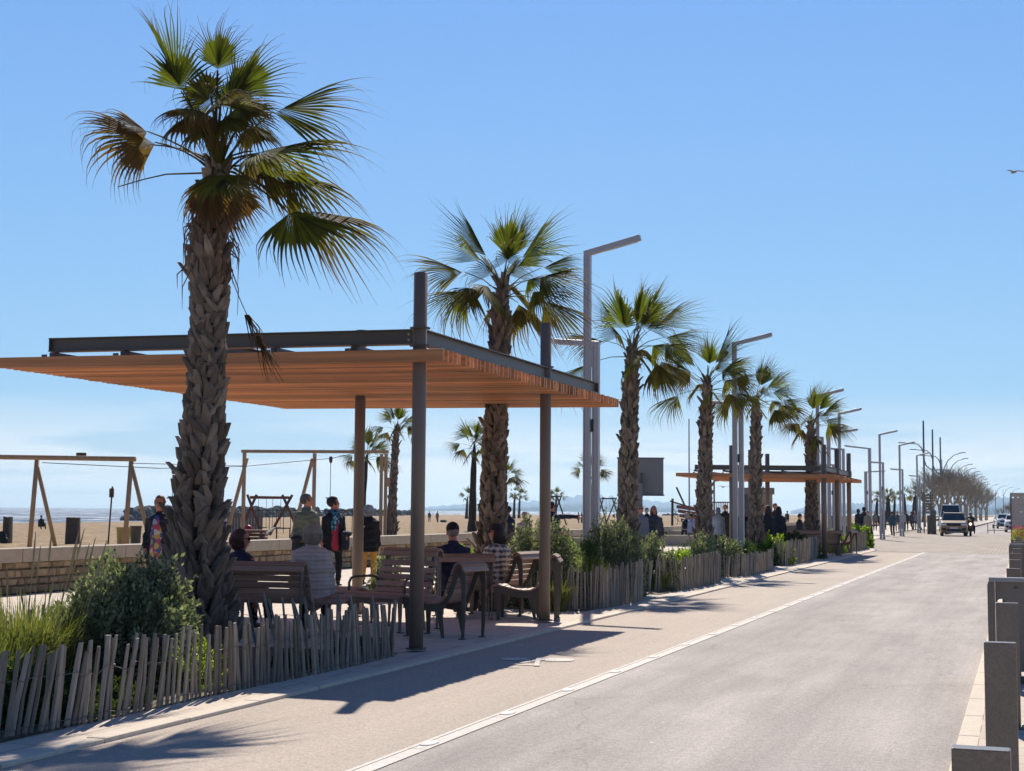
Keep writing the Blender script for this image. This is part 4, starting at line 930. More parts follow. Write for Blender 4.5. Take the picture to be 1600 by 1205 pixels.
# stumps, bins, sign poles
def block(px, d, w_, dp, h, m, name, label, cat, group=None, a=0, z=.1):
    rn = random.Random(px); b = MB(); hw, hd = w_ / 2, dp / 2
    rings = [[V((sx_ * hw * k, sy_ * hd * k, zz + rn.uniform(-.03, .03) * (zz > 0))) for sx_, sy_ in ((-1, -1), (-.2, -1.08), (.4, -.96), (1, -1), (1.06, 0), (1, 1), (-1, 1), (-1.05, 0))] for zz, k in ((-.3, 1), (h * .3, 1.03), (h * .7, .97), (h, .95))]
    b.loft(rings); o = b.build(name, m, None); o.location = S(px, d, z); o.rotation_euler[2] = R(19.5 + a); return tag(o, label, cat, group)
block(13, 57, .26, .4, 1.0, m_dwood, 'timber_post', 'short weathered timber post at the left edge beside a dark bag', 'post', 'weathered timber blocks on the sand')
block(115, 56, .46, .4, 1.0, m_dwood, 'timber_post', 'wide weathered timber block standing between the legs of the left frame', 'post', 'weathered timber blocks on the sand')
for px, d, w_, h, m, lb in ((194, 53, .50, .70, M('yellow plastic', '#b39a4a', .6, .08, 3), 'yellowish beach bin beside the right leg of the left timber frame'), (213, 53.6, .42, .74, M('dark grey plastic', '#57534c', .6, .1, 3), 'dark grey beach bin next to the yellowish one')):
    r0 = thing('beach_bin', lb, 'bin', S(px, d, .1), R(19.5), 'two bins on the sand'); b = MB(); b.tube([(0, 0, -.2), (0, 0, h * .9)], [w_ * .40, w_ * .5], 16); b.build('bin_body', m, r0, smooth=False)
    b = MB(); b.tube([(0, 0, h * .9), (0, 0, h)], [w_ * .53, w_ * .53], 16); b.build('bin_rim', m, r0)
r0 = thing('sign_post', 'thin leaning post with a small square sign seen from behind, left of the bins', 'sign', S(170, 54, .1)); b = MB(); b.tube([(0, 0, -.2), (S(174.5, 54, 0) - S(170, 54, 0)) + UP * 2.2], .03, 6); b.build('post', m_dwood, r0)
b = MB(); q = S(173.5, 54, 2.05) - S(170, 54, .1); b.box(q, (.17, .04, .34), Matrix.Rotation(R(19.5), 3, 'Z')); b.build('sign_board', m_rwood, r0)
b = MB(); b.ell((0, 0, .22), (.22, .16, .24)); b.ell((.12, 0, .1), (.2, .14, .14)); r0 = b.build('beach_bag', M('black cloth', '#1b1a1d', .8, .2, 5), None, smooth=True); r0.location = S(4, 56.5, .1); tag(r0, 'black bag on the sand at the left edge against the timber post', 'bag')
b = MB(); b.ell((0, 0, .12), (.35, .2, .13)); r0 = b.build('driftwood', m_dwood, None, smooth=True); r0.location = S(693, 205, -.25); r0.scale = (1.6, 1.6, 1.6); tag(r0, 'small dark log lying on the sand left of the slim palm', 'log')
# hoop backboard
bd = 42.0; r0 = thing('basketball_hoop', 'grey basketball backboard seen from behind, beside the third palm', 'basketball hoop', S(1000, bd, .02), R(19.5))
m_bb = M('grey backboard', '#74787c', .5, .04, 2); mpx = bd / 2250
cx = (1002 - 1000) * mpx; b = MB(); b.box((cx, .25, 2.50), (72 * mpx, .04, 58 * mpx)); bb = b.build('backboard', m_bb, r0, bevel=.006)
for sx_, sz_, w_, h_ in ((cx, 2.50 + 29 * mpx, 72 * mpx + .04, .04), (cx, 2.50 - 29 * mpx, 72 * mpx + .04, .04)):
    b = MB(); b.box((sx_, .228, sz_), (w_, .05, h_)); b.build('frame_rail', M('backboard frame', '#4f5865', .5, .05, 2), bb)
b = MB(); b.box((0, 0, 1.15), (7.5 * mpx, .14, 2.3)); b.build('post', m_bb, r0)
b = MB(); b.prism([(0.06, 1.9), (.06, 2.55), (.22, 2.6), (.22, 2.2)], .05, .09); b.build('bracket', m_dsteel, r0)
b = MB(); b.tube([(cx + .225 * math.cos(k * .524), .5 + .225 * math.sin(k * .524), 2.15) for k in range(13)], .012, 5, cap=False); b.build('hoop_ring', M('orange hoop', '#b0522a', .5, .05, 3), r0)
# play ship with mast
sd = 88.0; k = sd / 2250; r0 = thing('play_ship', 'wooden play ship with a tall thin mast and slanting spar, right of the backboard', 'play equipment', S(1077, sd, .1), R(19.5)); f = lambda px, z, y=0: V(((px - 1077) * k, y, z))
b = MB(); b.tube([f(1077, .2), f(1077, 1.4 + 145 * k)], [.05, .035], 8); b.build('mast', M('mast metal', '#7c7c84', .4, .05, 1), r0)
b = MB(); b.tube([f(1047, 2.05), f(1075, 1.72), f(1098, 1.55)], .055, 6); b.build('bowsprit', m_rwood, r0)
b = MB(); b.tube([f(1050, -.3), f(1051, 2.2)], .08, 6); b.build('bow_post', m_dwood, r0)
b = MB(); b.tube([f(1057, 2.9), f(1071, 1.7)], .06, 6); b.build('spar', m_dwood, r0)
b = MB()
for s in (-1, 1):
    for j in range(5):
        b.beam(f(1058 + j * 2.2, 1.72 - j * .27, s * .2), f(1112, 1.42 - j * .27, s * .9), .05, .19)
b.build('hull_planks', M('faded red planks', '#8d5d4d', .8, .2, 3), r0)
b = MB(); b.tube([f(1051, 1.7), f(1060, 1.0), f(1056, .3)], .015, 4); b.tube([f(1051, 1.2), f(1062, .8)], .015, 4); b.build('rigging', m_cable, r0)
b = MB()
for px in range(1110, 1144, 3): b.tube([f(px, .9), f(px, 1.98)], .03, 5)
b.beam(f(1109, 2.0), f(1143, 2.0), .07, .07); b.beam(f(1109, 1.0), f(1143, 1.0), .07, .07); b.build('railing', m_rwood, r0)
r0 = thing('play_lamp', 'short lamp post left of the far pergola, beyond the railing', 'street lamp', S(1116, 96, .1), R(19.5)); kk = 96 / 2250; b = MB(); b.tube([(0, 0, 0), (0, 0, 1.5 + 48 * kk)], .06, 8); b.build('pole', m_mast, r0); b = MB(); b.box((.15, 0, 1.5 + 47 * kk), (.36, .2, .14)); b.build('lamp_head', m_dsteel, r0)
# toilet kiosk
kd = 66.0; k = kd / 2250; r0 = thing('toilet_kiosk', 'small beige public toilet kiosk with a dark side panel, behind the fifth palm', 'kiosk', S(1183, kd, .02), R(19.5))
H = 1.5 + 37 * k; m_kio = M('kiosk panels', '#948a7a', .6, .06, 2)
b = MB(); b.box((.0, .9, H / 2 - .1), (48 * k, 1.8, H - .25)); b.build('walls', m_kio, r0)
b = MB(); b.box((0, .88, H - .13), (53 * k, 2.0, .30)); b.build('roof_band', M('kiosk roof band', '#77746f', .5, .05, 2), r0)
b = MB(); b.box((-20 * k, -.03, H / 2 - .1), (12 * k, .08, H - .3)); b.build('side_panel', M('slate panel', '#454a57', .5, .05, 2), r0)
b = MB(); b.box((14 * k, -.02, .98), (13 * k, .06, 1.9)); b.build('door', M('kiosk door', '#a08d70', .6, .05, 2), r0)
b = MB(); b.box((12 * k, -.14, H - .13), (.22, .02, .2)); sg = b.build('sign', M('sign blue grey', '#4c5a6e', .5, .05, 2), r0)
b = MB(); b.ell((12 * k - .05, -.155, H - .075), (.018, .006, .018)); b.box((12 * k - .05, -.155, H - .15), (.035, .006, .09)); b.ell((12 * k + .05, -.155, H - .075), (.018, .006, .018)); b.box((12 * k + .05, -.155, H - .15), (.035, .006, .09)); b.build('pictogram', M('white enamel', '#d8d8d8', .5, .02, 2), sg)
# rock jetties
m_rock = M('jetty rock', '#4a4b50', .95, .3, .6, island=.4)
def jetty(path, hts, label, seed, n=500, sz=1.6):
    rn = random.Random(seed); b = MB(); o = path[0].copy(); o.z = -1.4
    for i in range(n):
        t = rn.random() * (len(path) - 1); j = min(int(t), len(path) - 2); p_ = path[j].lerp(path[j + 1], t - j); h = hts[j] + (hts[j + 1] - hts[j]) * (t - j)
        u = rn.uniform(-1, 1); q = p_ + FWD * u * h * 1.2 - o; q.z = (1 - abs(u)) * h * rn.uniform(.7, 1.0); s = sz * rn.uniform(.5, 1.2)
        M3 = Matrix.Rotation(rn.uniform(0, 3), 3, 'Z') @ Matrix.Rotation(rn.uniform(-.6, .6), 3, 'X'); b.ell(q, (s, s * .8, s * .6), 6, 4, M3)
    r_ = b.build('rock_jetty', m_rock, None, fix=False); r_.location = o; return tag(r_, label, 'breakwater', 'rock jetties along the shore')
jetty([S(203, 330, 0), S(235, 345, 0), S(350, 420, 0), S(480, 520, 0), S(655, 640, 0)], [2.2, 3.0, 3.4, 3.3, 2.2], 'long dark rock jetty crossing behind the near pergola columns', 1, 900, 1.6)
jetty([S(1036, 700, 0), S(1120, 700, 0), S(1160, 760, 0)], [1.6, 2.2, 2.2], 'short distant rock jetty behind the play ship', 2, 220, 1.4)

# ------------------------------------------------------------------ vehicles
m_tyre = M('tyre rubber', '#1c1c1e', .8, .1, 5); m_glass = M('dark glass', '#27384c', .08, .05, 1); m_hl = M('headlight glass', '#cfd4da', .1, .03, 2)
def wheel(root, x, y, r_=.34, w_=.22):
    b = MB(); b.tube([(x - w_ / 2, y, r_), (x + w_ / 2, y, r_)], r_, 20); wo_ = b.build('wheel', m_tyre, root, smooth=False, bevel=.02)
    b = MB(); b.tube([(x - w_ / 2 - .006, y, r_), (x + w_ / 2 + .006, y, r_)], r_ * .6, 14); b.build('rim', M('alloy', '#8d8f94', .35, .05, 2, metal=.6), wo_)
def suv(loc, rz, label, paint, H=1.62, W=1.80, name='parked_car', van=False):
    r0 = thing(name, label, 'van' if van else 'car', loc, rz, None); L = 4.3; hw = W / 2
    b = MB(); hood = .98 if not van else 1.15
    def sec(y, z0, z1, w0, w1, wm=None): 
        zm = z0 + (z1 - z0) * .55; return [V((-w0, y, z0)), V((w0, y, z0)), V(((wm or w0 * 1.02), y, zm)), V((w1, y, z1)), V((-w1, y, z1)), V((-(wm or w0 * 1.02), y, zm))]
    b.loft([sec(0, .38, hood - .18, hw * .84, hw * .76), sec(.10, .26, hood - .06, hw * .94, hw * .84), sec(.35, .22, hood - .01, hw * .98, hw * .88), sec(1.15, .22, hood + .08, hw, hw * .92), sec(3.9, .22, hood + .10, hw, hw * .93), sec(4.25, .35, hood + .02, hw * .93, hw * .88)])
    b.build('body', paint, r0, bevel=.03)
    b = MB(); zt = H
    b.loft([[V((-hw * .88, 1.10, hood + .03)), V((hw * .88, 1.10, hood + .03)), V((hw * .88, 1.12, hood + .05)), V((-hw * .88, 1.12, hood + .05))], [V((-hw * .90, 1.25, hood + .05)), V((hw * .90, 1.25, hood + .05)), V((hw * .74, 1.72 if not van else 1.5, zt - .03)), V((-hw * .74, 1.72 if not van else 1.5, zt - .03))], [V((-hw * .90, 3.7, hood + .06)), V((hw * .90, 3.7, hood + .06)), V((hw * .72, 3.6, zt)), V((-hw * .72, 3.6, zt))], [V((-hw * .88, 4.2, hood)), V((hw * .88, 4.2, hood)), V((hw * .7, 3.9, zt - .1)), V((-hw * .7, 3.9, zt - .1))]])
    b.build('cabin', paint, r0, bevel=.02)
    y1 = 1.70 if not van else 1.49
    b = MB(); wy0, wz0, wz1 = 1.10, hood + .06, zt - .10; wy1 = 1.25 + (y1 - 1.25) * .85
    b.add([(-hw * .80, wy0 - .005, wz0), (hw * .80, wy0 - .005, wz0), (hw * .68, wy1 - .03, wz1), (-hw * .68, wy1 - .03, wz1), (-hw * .80, wy0 + .1, wz0), (hw * .80, wy0 + .1, wz0), (hw * .68, wy1 + .05, wz1), (-hw * .68, wy1 + .05, wz1)], [(0, 1, 2, 3), (7, 6, 5, 4), (0, 4, 5, 1), (1, 5, 6, 2), (2, 6, 7, 3), (3, 7, 4, 0)]); b.build('windscreen', m_glass, r0)
    for s in (-1, 1):
        b = MB(); b.add([(s * hw * .905, 1.75, hood + .12), (s * hw * .905, 3.5, hood + .12), (s * hw * .78, 3.4, zt - .1), (s * hw * .78, 1.95, zt - .1)], [(0, 1, 2, 3)]); b.build('side_window', m_glass, r0)
        b = MB(); b.box((s * hw * .70, -.0, hood - .20), (hw * .34, .10, .12)); b.build('headlight', m_hl, r0, bevel=.02)
        b = MB(); b.ell((s * (hw + .13), 1.35, hood + .12), (.13, .08, .085)); b.build('mirror', paint, r0, smooth=True)
        b = MB(); b.box((s * hw * .72, .03, .48), (hw * .30, .12, .16)); b.build('fog_light_recess', m_tyre, r0, bevel=.02)
        b = MB(); b.tube([(s * hw * .70, 1.8, zt - .02), (s * hw * .70, 1.95, zt + .05), (s * hw * .70, 3.3, zt + .05), (s * hw * .70, 3.5, zt - .02)], .022, 6); b.build('roof_rail', m_dsteel, r0)
        wheel(r0, s * (hw - .13), .80); wheel(r0, s * (hw - .13), 3.45)
    b = MB(); b.box((0, -.005, hood - .20), (hw * .98, .10, .15)); b.box((0, .02, .42), (hw * 1.05, .10, .16)); b.build('grille', m_tyre, r0, bevel=.015)
    b = MB(); b.box((0, -.06, .55), (.50, .02, .11)); b.build('number_plate', M('plate white', '#cfcfc8', .5, .03, 3), r0)
    b = MB(); b.box((0, .03, .29), (hw * 1.1, .12, .06)); b.build('skid_plate', M('skid silver', '#9b9da0', .4, .05, 2), r0)
    return r0
m_champ = M('champagne paint', '#8f7a62', .35, .04, 2, metal=.3, coat=.3); m_white = M('white paint', '#d5d5d2', .35, .03, 2, coat=.4); m_bluew = M('pale blue paint', '#aebccb', .35, .03, 2, coat=.4)
cl_ = S(1490, 97, 0); suv(cl_, R(3), 'champagne-coloured car driving towards the viewer with dark grille and roof rails', m_champ, 1.60, 1.80, 'driving_car')
suv(S(1485, 122, 0), R(2), 'white van close behind the champagne-coloured car', m_white, 2.30, 1.95, 'driving_van', van=True)
suv(S(1584, 120, 0), R(1), 'small white car parked at the right behind the terrace planters', m_white, 1.5, 1.5, 'parked_car')
suv(S(1569, 150, 0), R(1), 'pale blue car further down the avenue at the right', m_bluew, 1.55, 1.6, 'parked_car')
# motorbike (rider is built with the people)
mb_ = S(1516, 98, 0); r0 = thing('motorbike', 'motorbike with its headlight on beside the champagne-coloured car', 'motorbike', mb_, R(3)); mbike = r0
for y in (0, 1.35):
    b = MB(); b.tube([(-.06, y, .31), (.06, y, .31)], .31, 18); b.build('wheel', m_tyre, r0)
b = MB(); b.loft([[V((-.10, .15, .45)), V((.10, .15, .45)), V((.12, .15, .75)), V((-.12, .15, .75))], [V((-.22, .45, .32)), V((.22, .45, .32)), V((.20, .45, .95)), V((-.20, .45, .95))], [V((-.18, 1.3, .45)), V((.18, 1.3, .45)), V((.15, 1.3, .80)), V((-.15, 1.3, .80))]]); b.build('body', M('red brown fairing', '#5a2a28', .3, .05, 2), r0, bevel=.03)
b = MB(); b.tube([(-.34, .42, 1.02), (0, .32, 1.0), (.34, .42, 1.02)], .02, 6); b.build('handlebar', m_dsteel, r0)
m, nt, out = newmat('lit headlight'); e = nt.nodes.new('ShaderNodeEmission'); e.inputs[0].default_value = (1, .62, .42, 1); e.inputs[1].default_value = 3; nt.links.new(e.outputs[0], out.inputs[0])
b = MB(); b.ell((0, .12, .82), (.09, .05, .09)); b.build('headlight', m, r0)
for x in (-.08, .08):
    b = MB(); b.tube([(x, 0, .31), (x * 1.2, .25, .95)], .03, 6); b.build('fork', m_dsteel, r0)

# ------------------------------------------------------------------ direction signs and pillars near the far plaza
k = 112 / 2250; r0 = thing('direction_sign', 'stack of brown direction boards on two posts, left of the white van', 'sign', S(1449, 112, 0), R(19.5)); b = MB()
for x in (-5.5 * k, 5.0 * k): b.tube([(x, 0, 0), (x, 0, 1.5 + 33 * k)], .05, 6)
b.build('post', m_dsteel, r0)
for j in range(7):
    b = MB(); b.box((0, -.08, 1.58 + (j * 4.4 + .5) * k), (17 * k, .05, 3.3 * k)); br_ = b.build('sign_board', M('brown sign', '#5f5148', .6, .08, 2), r0)
    b = MB()
    for q in range(5): b.box(((-6 + q * 3) * k, -.108, 1.58 + (j * 4.4 + .5) * k), (2.1 * k, .004, .035))
    b.build('sign_line', M('sign cream', '#a99f90', .6, .03, 2), br_)
for i, (px, h, w_) in enumerate([(1451, 28, 5), (1458.5, 36, 8)]):
    b = MB(); kk = 106 / 2250; b.tube([(0, 0, 0), (0, 0, h * kk), (0, 0, h * kk + .06)], [w_ * kk / 2, w_ * kk / 2, w_ * kk / 2.3], 14); o = b.build('pillar', M('dark pillar', '#5a544c', .7, .1, 2), None); o.location = S(px, 106, 0); tag(o, ['slim dark pillar in front of the brown direction boards', 'thicker dark round pillar between the direction boards and the van'][i], 'pillar')
# thin crowd barrier across the avenue
r0 = thing('barrier', 'thin metal barrier across the avenue right of the motorbike', 'barrier', S(1553, 112, 0), R(19.5)); k = 112 / 2250; b = MB()
for x in (-10 * k, 0): b.tube([(x, 0, 0), (x, 0, (16 if x < 0 else 22) * k)], .03, 5)
b.tube([(-10 * k, 0, .25), (18 * k, 0, .25)], .025, 5); b.tube([(0, 0, .62), (18 * k, 0, .62)], .025, 5); b.box((-1.5 * k, 0, .55), (.12, .06, .3)); b.build('rails', m_dsteel, r0)

# ------------------------------------------------------------------ bollards and terrace on the right
m_bol = M('bollard brown grey', '#6d655e', .32, .14, 5, fine=120)
lb = ['nearest flat bollard, only its top showing at the bottom right', 'second flat bollard from the viewer, the tallest in view', 'third flat bollard from the viewer', 'fourth flat bollard, in front of the corner of the perforated terrace screen', 'fifth flat bollard from the viewer', 'sixth flat bollard from the viewer', 'seventh flat bollard from the viewer', 'eighth flat bollard from the viewer', 'ninth flat bollard from the viewer', 'tenth flat bollard from the viewer', 'eleventh flat bollard from the viewer', 'farthest flat bollard in the row']
b = MB(); b.box((0, 0, .43), (.145, .06, .94)); b.box((0, 0, .062), (.20, .13, .012)); [b.tube([(x_, y_, .066), (x_, y_, .082)], .009, 6) for x_ in (-.085, .085) for y_ in (-.048, .048)]; bp = b.build('bollard', m_bol, None, bevel=.004)
yb = [3.97, 7.24, 10.46, 13.55, 17.1, 20.4, 23.7, 27.0, 30.3, 33.6, 36.9, 40.2]
for i, y in enumerate(yb):
    o = bp if i == 0 else bp.copy()
    if i: COL.objects.link(o)
    o.location = (-.115, y, .0); tag(o, lb[i], 'bollard', 'flat steel bollards along the right kerb')
def screen(x0, y, w_, label, m, h=.86, seed=1, z0=.10, holes=26, ret=1.0):
    r0 = thing('terrace_screen', label, 'screen', (x0, y, .06), 0, 'perforated terrace screens'); rn = random.Random(seed)
    # plate pierced by real holes: cells of a grid, each with an n-gon opening
    b = MB(); nx = int(w_ / .11); nz_ = 7; cw = w_ / nx; ch = (h - z0) / nz_
    for i in range(nx):
        for j in range(nz_):
            cx, cz = (i + .5) * cw, z0 + (j + .5) * ch; cor = [(cx - cw / 2, cz - ch / 2), (cx + cw / 2, cz - ch / 2), (cx + cw / 2, cz + ch / 2), (cx - cw / 2, cz + ch / 2)]
            if rn.random() < .45:
                r_ = rn.choice([.014, .02, .032, .04]); ox, oz = rn.uniform(-.008, .008), rn.uniform(-.008, .008)
                hole = [(cx + ox + r_ * math.cos(R(-135 + q * 45)), cz + oz + r_ * .8 * math.sin(R(-135 + q * 45))) for q in range(8)]
                out8 = [cor[0], (cx, cor[0][1]), cor[1], (cor[1][0], cz), cor[2], (cx, cor[2][1]), cor[3], (cor[0][0], cz)]
                vs_ = [(u, 0, v_) for u, v_ in out8] + [(u, 0, v_) for u, v_ in hole]; b.add(vs_, [(q, (q + 1) % 8, 8 + (q + 1) % 8, 8 + q) for q in range(8)])
            else: b.add([(u, 0, v_) for u, v_ in cor], [(0, 1, 2, 3)])
    pl = b.build('panel', m, r0); sm = pl.modifiers.new('solid', 'SOLIDIFY'); sm.thickness = .006
    b = MB(); b.box((w_ / 2, 0, h + .02), (w_ + .1, .10, .035)); b.build('top_rail', M('screen rail', '#8f9296', .4, .05, 3), r0)
    b = MB(); b.box((w_ / 2, .02, .03), (w_, .09, .06)); b.build('bottom_rail', m_dsteel, r0)
    b = MB(); b.box((-.03, 0, h / 2), (.055, .07, h)); b.build('post', m_bol, r0)
    b = MB(); b.prism([(-.0, 0.04), (ret, .04), (ret, h - .02), (0, h - .02)], -.064, -.058); b.build('return_panel', m_bol, r0)
    return r0
m_scr = M('dark screen plate', '#6f6a64', .45, .08, 4); m_scr2 = M('pale screen plate', '#b3aaa2', .5, .06, 4)
screen(-.24, 13.2, 3.2, 'nearest perforated dark steel terrace screen, beside the fourth bollard', m_scr, .86, 1)
screen(-.22, 31.0, 3.0, 'far perforated dark steel terrace screen below the flowers', m_scr, .82, 3)
screen(S(1581, 64).x, S(1581, 64).y, 4.0, 'pale perforated screen at the right edge above the flowers', m_scr2, 2.35, 5, ret=.3)
def flowerbox(loc, label, seed):
    r0 = thing('planter_box', label, 'planter', loc, 0, 'terrace planters'); b = MB(); b.box((0, 0, .25), (1.9, .5, .5)); b.build('box', m_dsteel, r0, bevel=.01)
    for nm, m, n, sz in (('leaves', m_green, 1200, .06), ('flowers', leafmat('magenta petal', srgb('#7d2a4c'), srgb('#b8507a'), trans=.3), 1500, .045)):
        g = np.random.default_rng(seed + (nm == 'flowers')); pos = g.uniform([-.95, -.28, .45], [.95, .28, 1.0 if nm == 'flowers' else .9], (n, 3)); dv = g.normal(0, 1, (n, 3)); dv /= np.linalg.norm(dv, axis=1)[:, None]; sd_ = np.cross(dv, g.normal(0, 1, (n, 3))); sd_ /= np.linalg.norm(sd_, axis=1)[:, None]
        P = np.stack([pos, pos + dv * sz * .5 + sd_ * sz * .4, pos + dv * sz, pos + dv * sz * .5 - sd_ * sz * .4], 1).reshape(-1, 3); npmesh(nm, P, np.arange(len(P)).reshape(-1, 4), m, r0)
    return r0
flowerbox((S(1585, 50).x + .9, S(1585, 50).y, .06), 'planter with crimson flowers at the right edge above the far dark screen', 5)
flowerbox((S(1582, 57).x + .9, S(1582, 57).y, .06), 'farther planter with crimson flowers at the right edge', 9)
# ------------------------------------------------------------------ gulls
def gull(p_, span, label, rz=0):
    r0 = thing('seagull', label, 'bird', p_, rz, 'gulls in the sky'); s = span
    b = MB(); b.ell((0, 0, 0), (.07 * s, .24 * s, .065 * s), 10, 8); b.ell((0, .24 * s, .02 * s), (.04 * s, .06 * s, .04 * s), 8, 6); b.tube([(0, .28 * s, .015 * s), (0, .34 * s, .01 * s)], [.012 * s, .004 * s], 5); b.tube([(0, -.2 * s, 0), (0, -.34 * s, 0)], [.04 * s, .05 * s], 6, flat=.3)
    for w_ in (-1, 1):
        b.loft([[V((w_ * x * s, (y + c) * s, z * s)), V((w_ * x * s, (y - c) * s, z * s)), V((w_ * x * s, (y - c) * s, (z - .012) * s)), V((w_ * x * s, (y + c) * s, (z - .012) * s))] for x, y, z, c in ((.03, .03, .02, .09), (.25, .06, .10, .08), (.42, .0, .07, .06), (.58, -.1, .0, .012))])
    return b.build('body', M('gull plumage', '#8c8f94', .8, .12, 8), r0, smooth=True)
gull(D(1585, 269, 45), .62, 'gull gliding in the open sky at the upper right', R(32))
gull(D(1130, 761, 120), .9, 'small gull flying left of the far pergola columns', R(40))
# ------------------------------------------------------------------ people
SKIN = M('skin', '#b98468', .55, .06, 12)
SKIN2 = M('skin flushed', '#b5765c', .55, .06, 12)
def cloth(h, r_=.85): return M('cloth ' + h, h, r_, .10, 9, bmp=.12)
def n3(x, y, z): return V((x, y, z)).normalized()
DOWN = V((0, 0, -1))
def person(label, loc, a, H=1.70, skin=SKIN, torso=(0, 0, 1), head=0, nod=0, arms=None, legs=None, sit=None, coat='#1c2130', hem=-.12, bulk=1.0, pants='#1a1c24', shoes='#22201f',
           hair='#4a3528', style='short', cat='person', detail=True, glasses=False, scarf=None, inner=None, hood=None, group=None, extra=None, puff=False, short_legs=1.0):
    s = H / 1.70; root = thing('person', label, 'person', loc, R(19.5 + a), group); T = V(torso).normalized(); X = V((1, 0, 0)); F = T.cross(X)
    hip = V((0, 0, (sit if sit is not None else .90 * s * short_legs)))
    if sit is not None: hip = V((0, 0, sit + .09 * s))
    P = lambda t, o=0: hip + T * t * s + F * o * s
    arms = arms or [(n3(.10, .06, -1), n3(.04, .22, -1)), (n3(.10, .0, -1), n3(.04, .18, -1))]
    if legs is None: legs = [(n3(.05, .05, -1), n3(0, -.06, -1)), (n3(.05, -.02, -1), n3(0, -.10, -1))] if sit is None else [(n3(.10, 1, -.03), n3(.0, .10, -1)), (n3(.10, 1, -.03), n3(0, .16, -1))]
    def torso_secs(grow, t0=-.06, extra_h=0):
        S_ = [(-.06, .150, .112), (.04, .160, .12), (.16, .138, .105), (.30, .158, .118), (.385, .160, .112), (.44, .122, .090), (.485, .066, .062)]
        out_ = []
        for t, rx, ry in S_: out_.append((t, rx * bulk + grow, ry * bulk + grow))
        if t0 < -.06: out_.insert(0, (t0, .158 * bulk + grow * 1.15, .125 * bulk + grow * 1.1))
        return out_
    def ring(c, rx, ry, n=16): return [c + X * math.cos(2 * math.pi * k / n) * rx + F * math.sin(2 * math.pi * k / n) * ry for k in range(n)]
    def limb(b, p, q, r0, r1, n=10):
        d = (q - p).normalized(); b.tube([p - d * r0 * .55, p - d * r0 * .3, p, p.lerp(q, .35), q, q + d * r1 * .3, q + d * r1 * .55], [r0 * .45, r0 * .8, r0, r0 * .96 + (r1 - r0) * .35, r1, r1 * .8, r1 * .45], n)
    J = {}
    for i, sg in enumerate((1, -1)):
        ua, fa = arms[i]; ul, fl = legs[i]; m_ = V((sg, 1, 1))
        sh = P(.405) + X * sg * .158 * s * (bulk * .5 + .5); el = sh + V((ua.x * sg, ua.y, ua.z)) * .285 * s; wr = el + V((fa.x * sg, fa.y, fa.z)) * .245 * s
        hp = P(-.02) + X * sg * .088 * s; kn = hp + V((ul.x * sg, ul.y, ul.z)) * .415 * s * short_legs; an = kn + V((fl.x * sg, fl.y, fl.z)) * .405 * s * short_legs
        J[i] = (sh, el, wr, hp, kn, an, V((fa.x * sg, fa.y, fa.z)).normalized())
    vx = .011 if detail else .017
    # head frame
    Q = Matrix.Rotation(R(head), 3, 'Z') @ Matrix.Rotation(R(nod), 3, 'X'); hc = P(.655, .02); hv = lambda x, y, z: hc + Q @ V((x, y, z)) * s
    b = MB()
    b.loft([ring(P(t), rx * s, ry * s) for t, rx, ry in torso_secs(-.008)]); b.tube([P(.44), P(.50), hv(0, -.01, -.06)], [.065 * s, .055 * s, .055 * s], 12)
    b.loft([[hv(rx * math.cos(2 * math.pi * k / 16), yo + ry * math.sin(2 * math.pi * k / 16), z) for k in range(16)] for z, rx, ry, yo in ((-.122, .018, .022, .05), (-.112, .034, .042, .038), (-.09, .05, .064, .022), (-.05, .064, .082, .008), (-.01, .071, .091, .0), (.03, .075, .095, -.004), (.07, .068, .088, -.008), (.10, .048, .064, -.01), (.118, .02, .03, -.01))])
    b.ell(hv(0, .098, -.018), (.014 * s, .022 * s, .026 * s), 8, 6); b.ell(hv(0, .083, -.066), (.026 * s, .012 * s, .010 * s), 8, 6)
    for sg in (1, -1): b.ell(hv(sg * .076, -.005, -.012), (.012 * s, .022 * s, .034 * s), 8, 6)
    for i in (0, 1):
        sh, el, wr, hp, kn, an, fd = J[i]; limb(b, sh, el, .050 * s, .040 * s); limb(b, el, wr, .041 * s, .027 * s); limb(b, hp, kn, .078 * s, .054 * s); limb(b, kn, an, .054 * s, .036 * s)
        ft = V((0, 1, -.12)); b.tube([an - V((0, .03, .03)), an + V((0, .04, -.05)) * s, an + V((0, .13, -.062)) * s], [.036 * s, .036 * s, .026 * s], 8)
        sg = (1, -1)[i]; pal = wr + fd * .05 * s; sx_ = fd.cross(V((0, 1, 0)) if abs(fd.y) < .8 else UP).normalized(); nz_ = sx_.cross(fd)
        M3 = Matrix((sx_, fd, nz_)).transposed() if False else Matrix((sx_ * 1, nz_, fd)).transposed()
        b.ell(pal, (.019 * s, .040 * s, .052 * s), 10, 7, M3)
        if detail:
            for q, (off, ln) in enumerate(((-.030, .062), (-.010, .074), (.011, .070), (.030, .052))):
                p0 = wr + fd * .088 * s + nz_ * off * s; p1 = p0 + fd * ln * .55 * s; p2 = p1 + (fd - sx_ * sg * .6).normalized() * ln * .5 * s; b.tube([p0 - fd * .02 * s, p0, p1, p2], [.0095 * s, .0095 * s, .0085 * s, .006 * s], 6)
            p0 = wr + fd * .03 * s - nz_ * .034 * s; b.tube([p0, p0 + (fd - nz_ * 1.0).normalized() * .035 * s, p0 + (fd * 1.2 - nz_ * .7).normalized() * .065 * s], [.013 * s, .011 * s, .007 * s], 6)
    body = remeshed(b, .0085 if detail else .016, 'body', skin, root, 2)
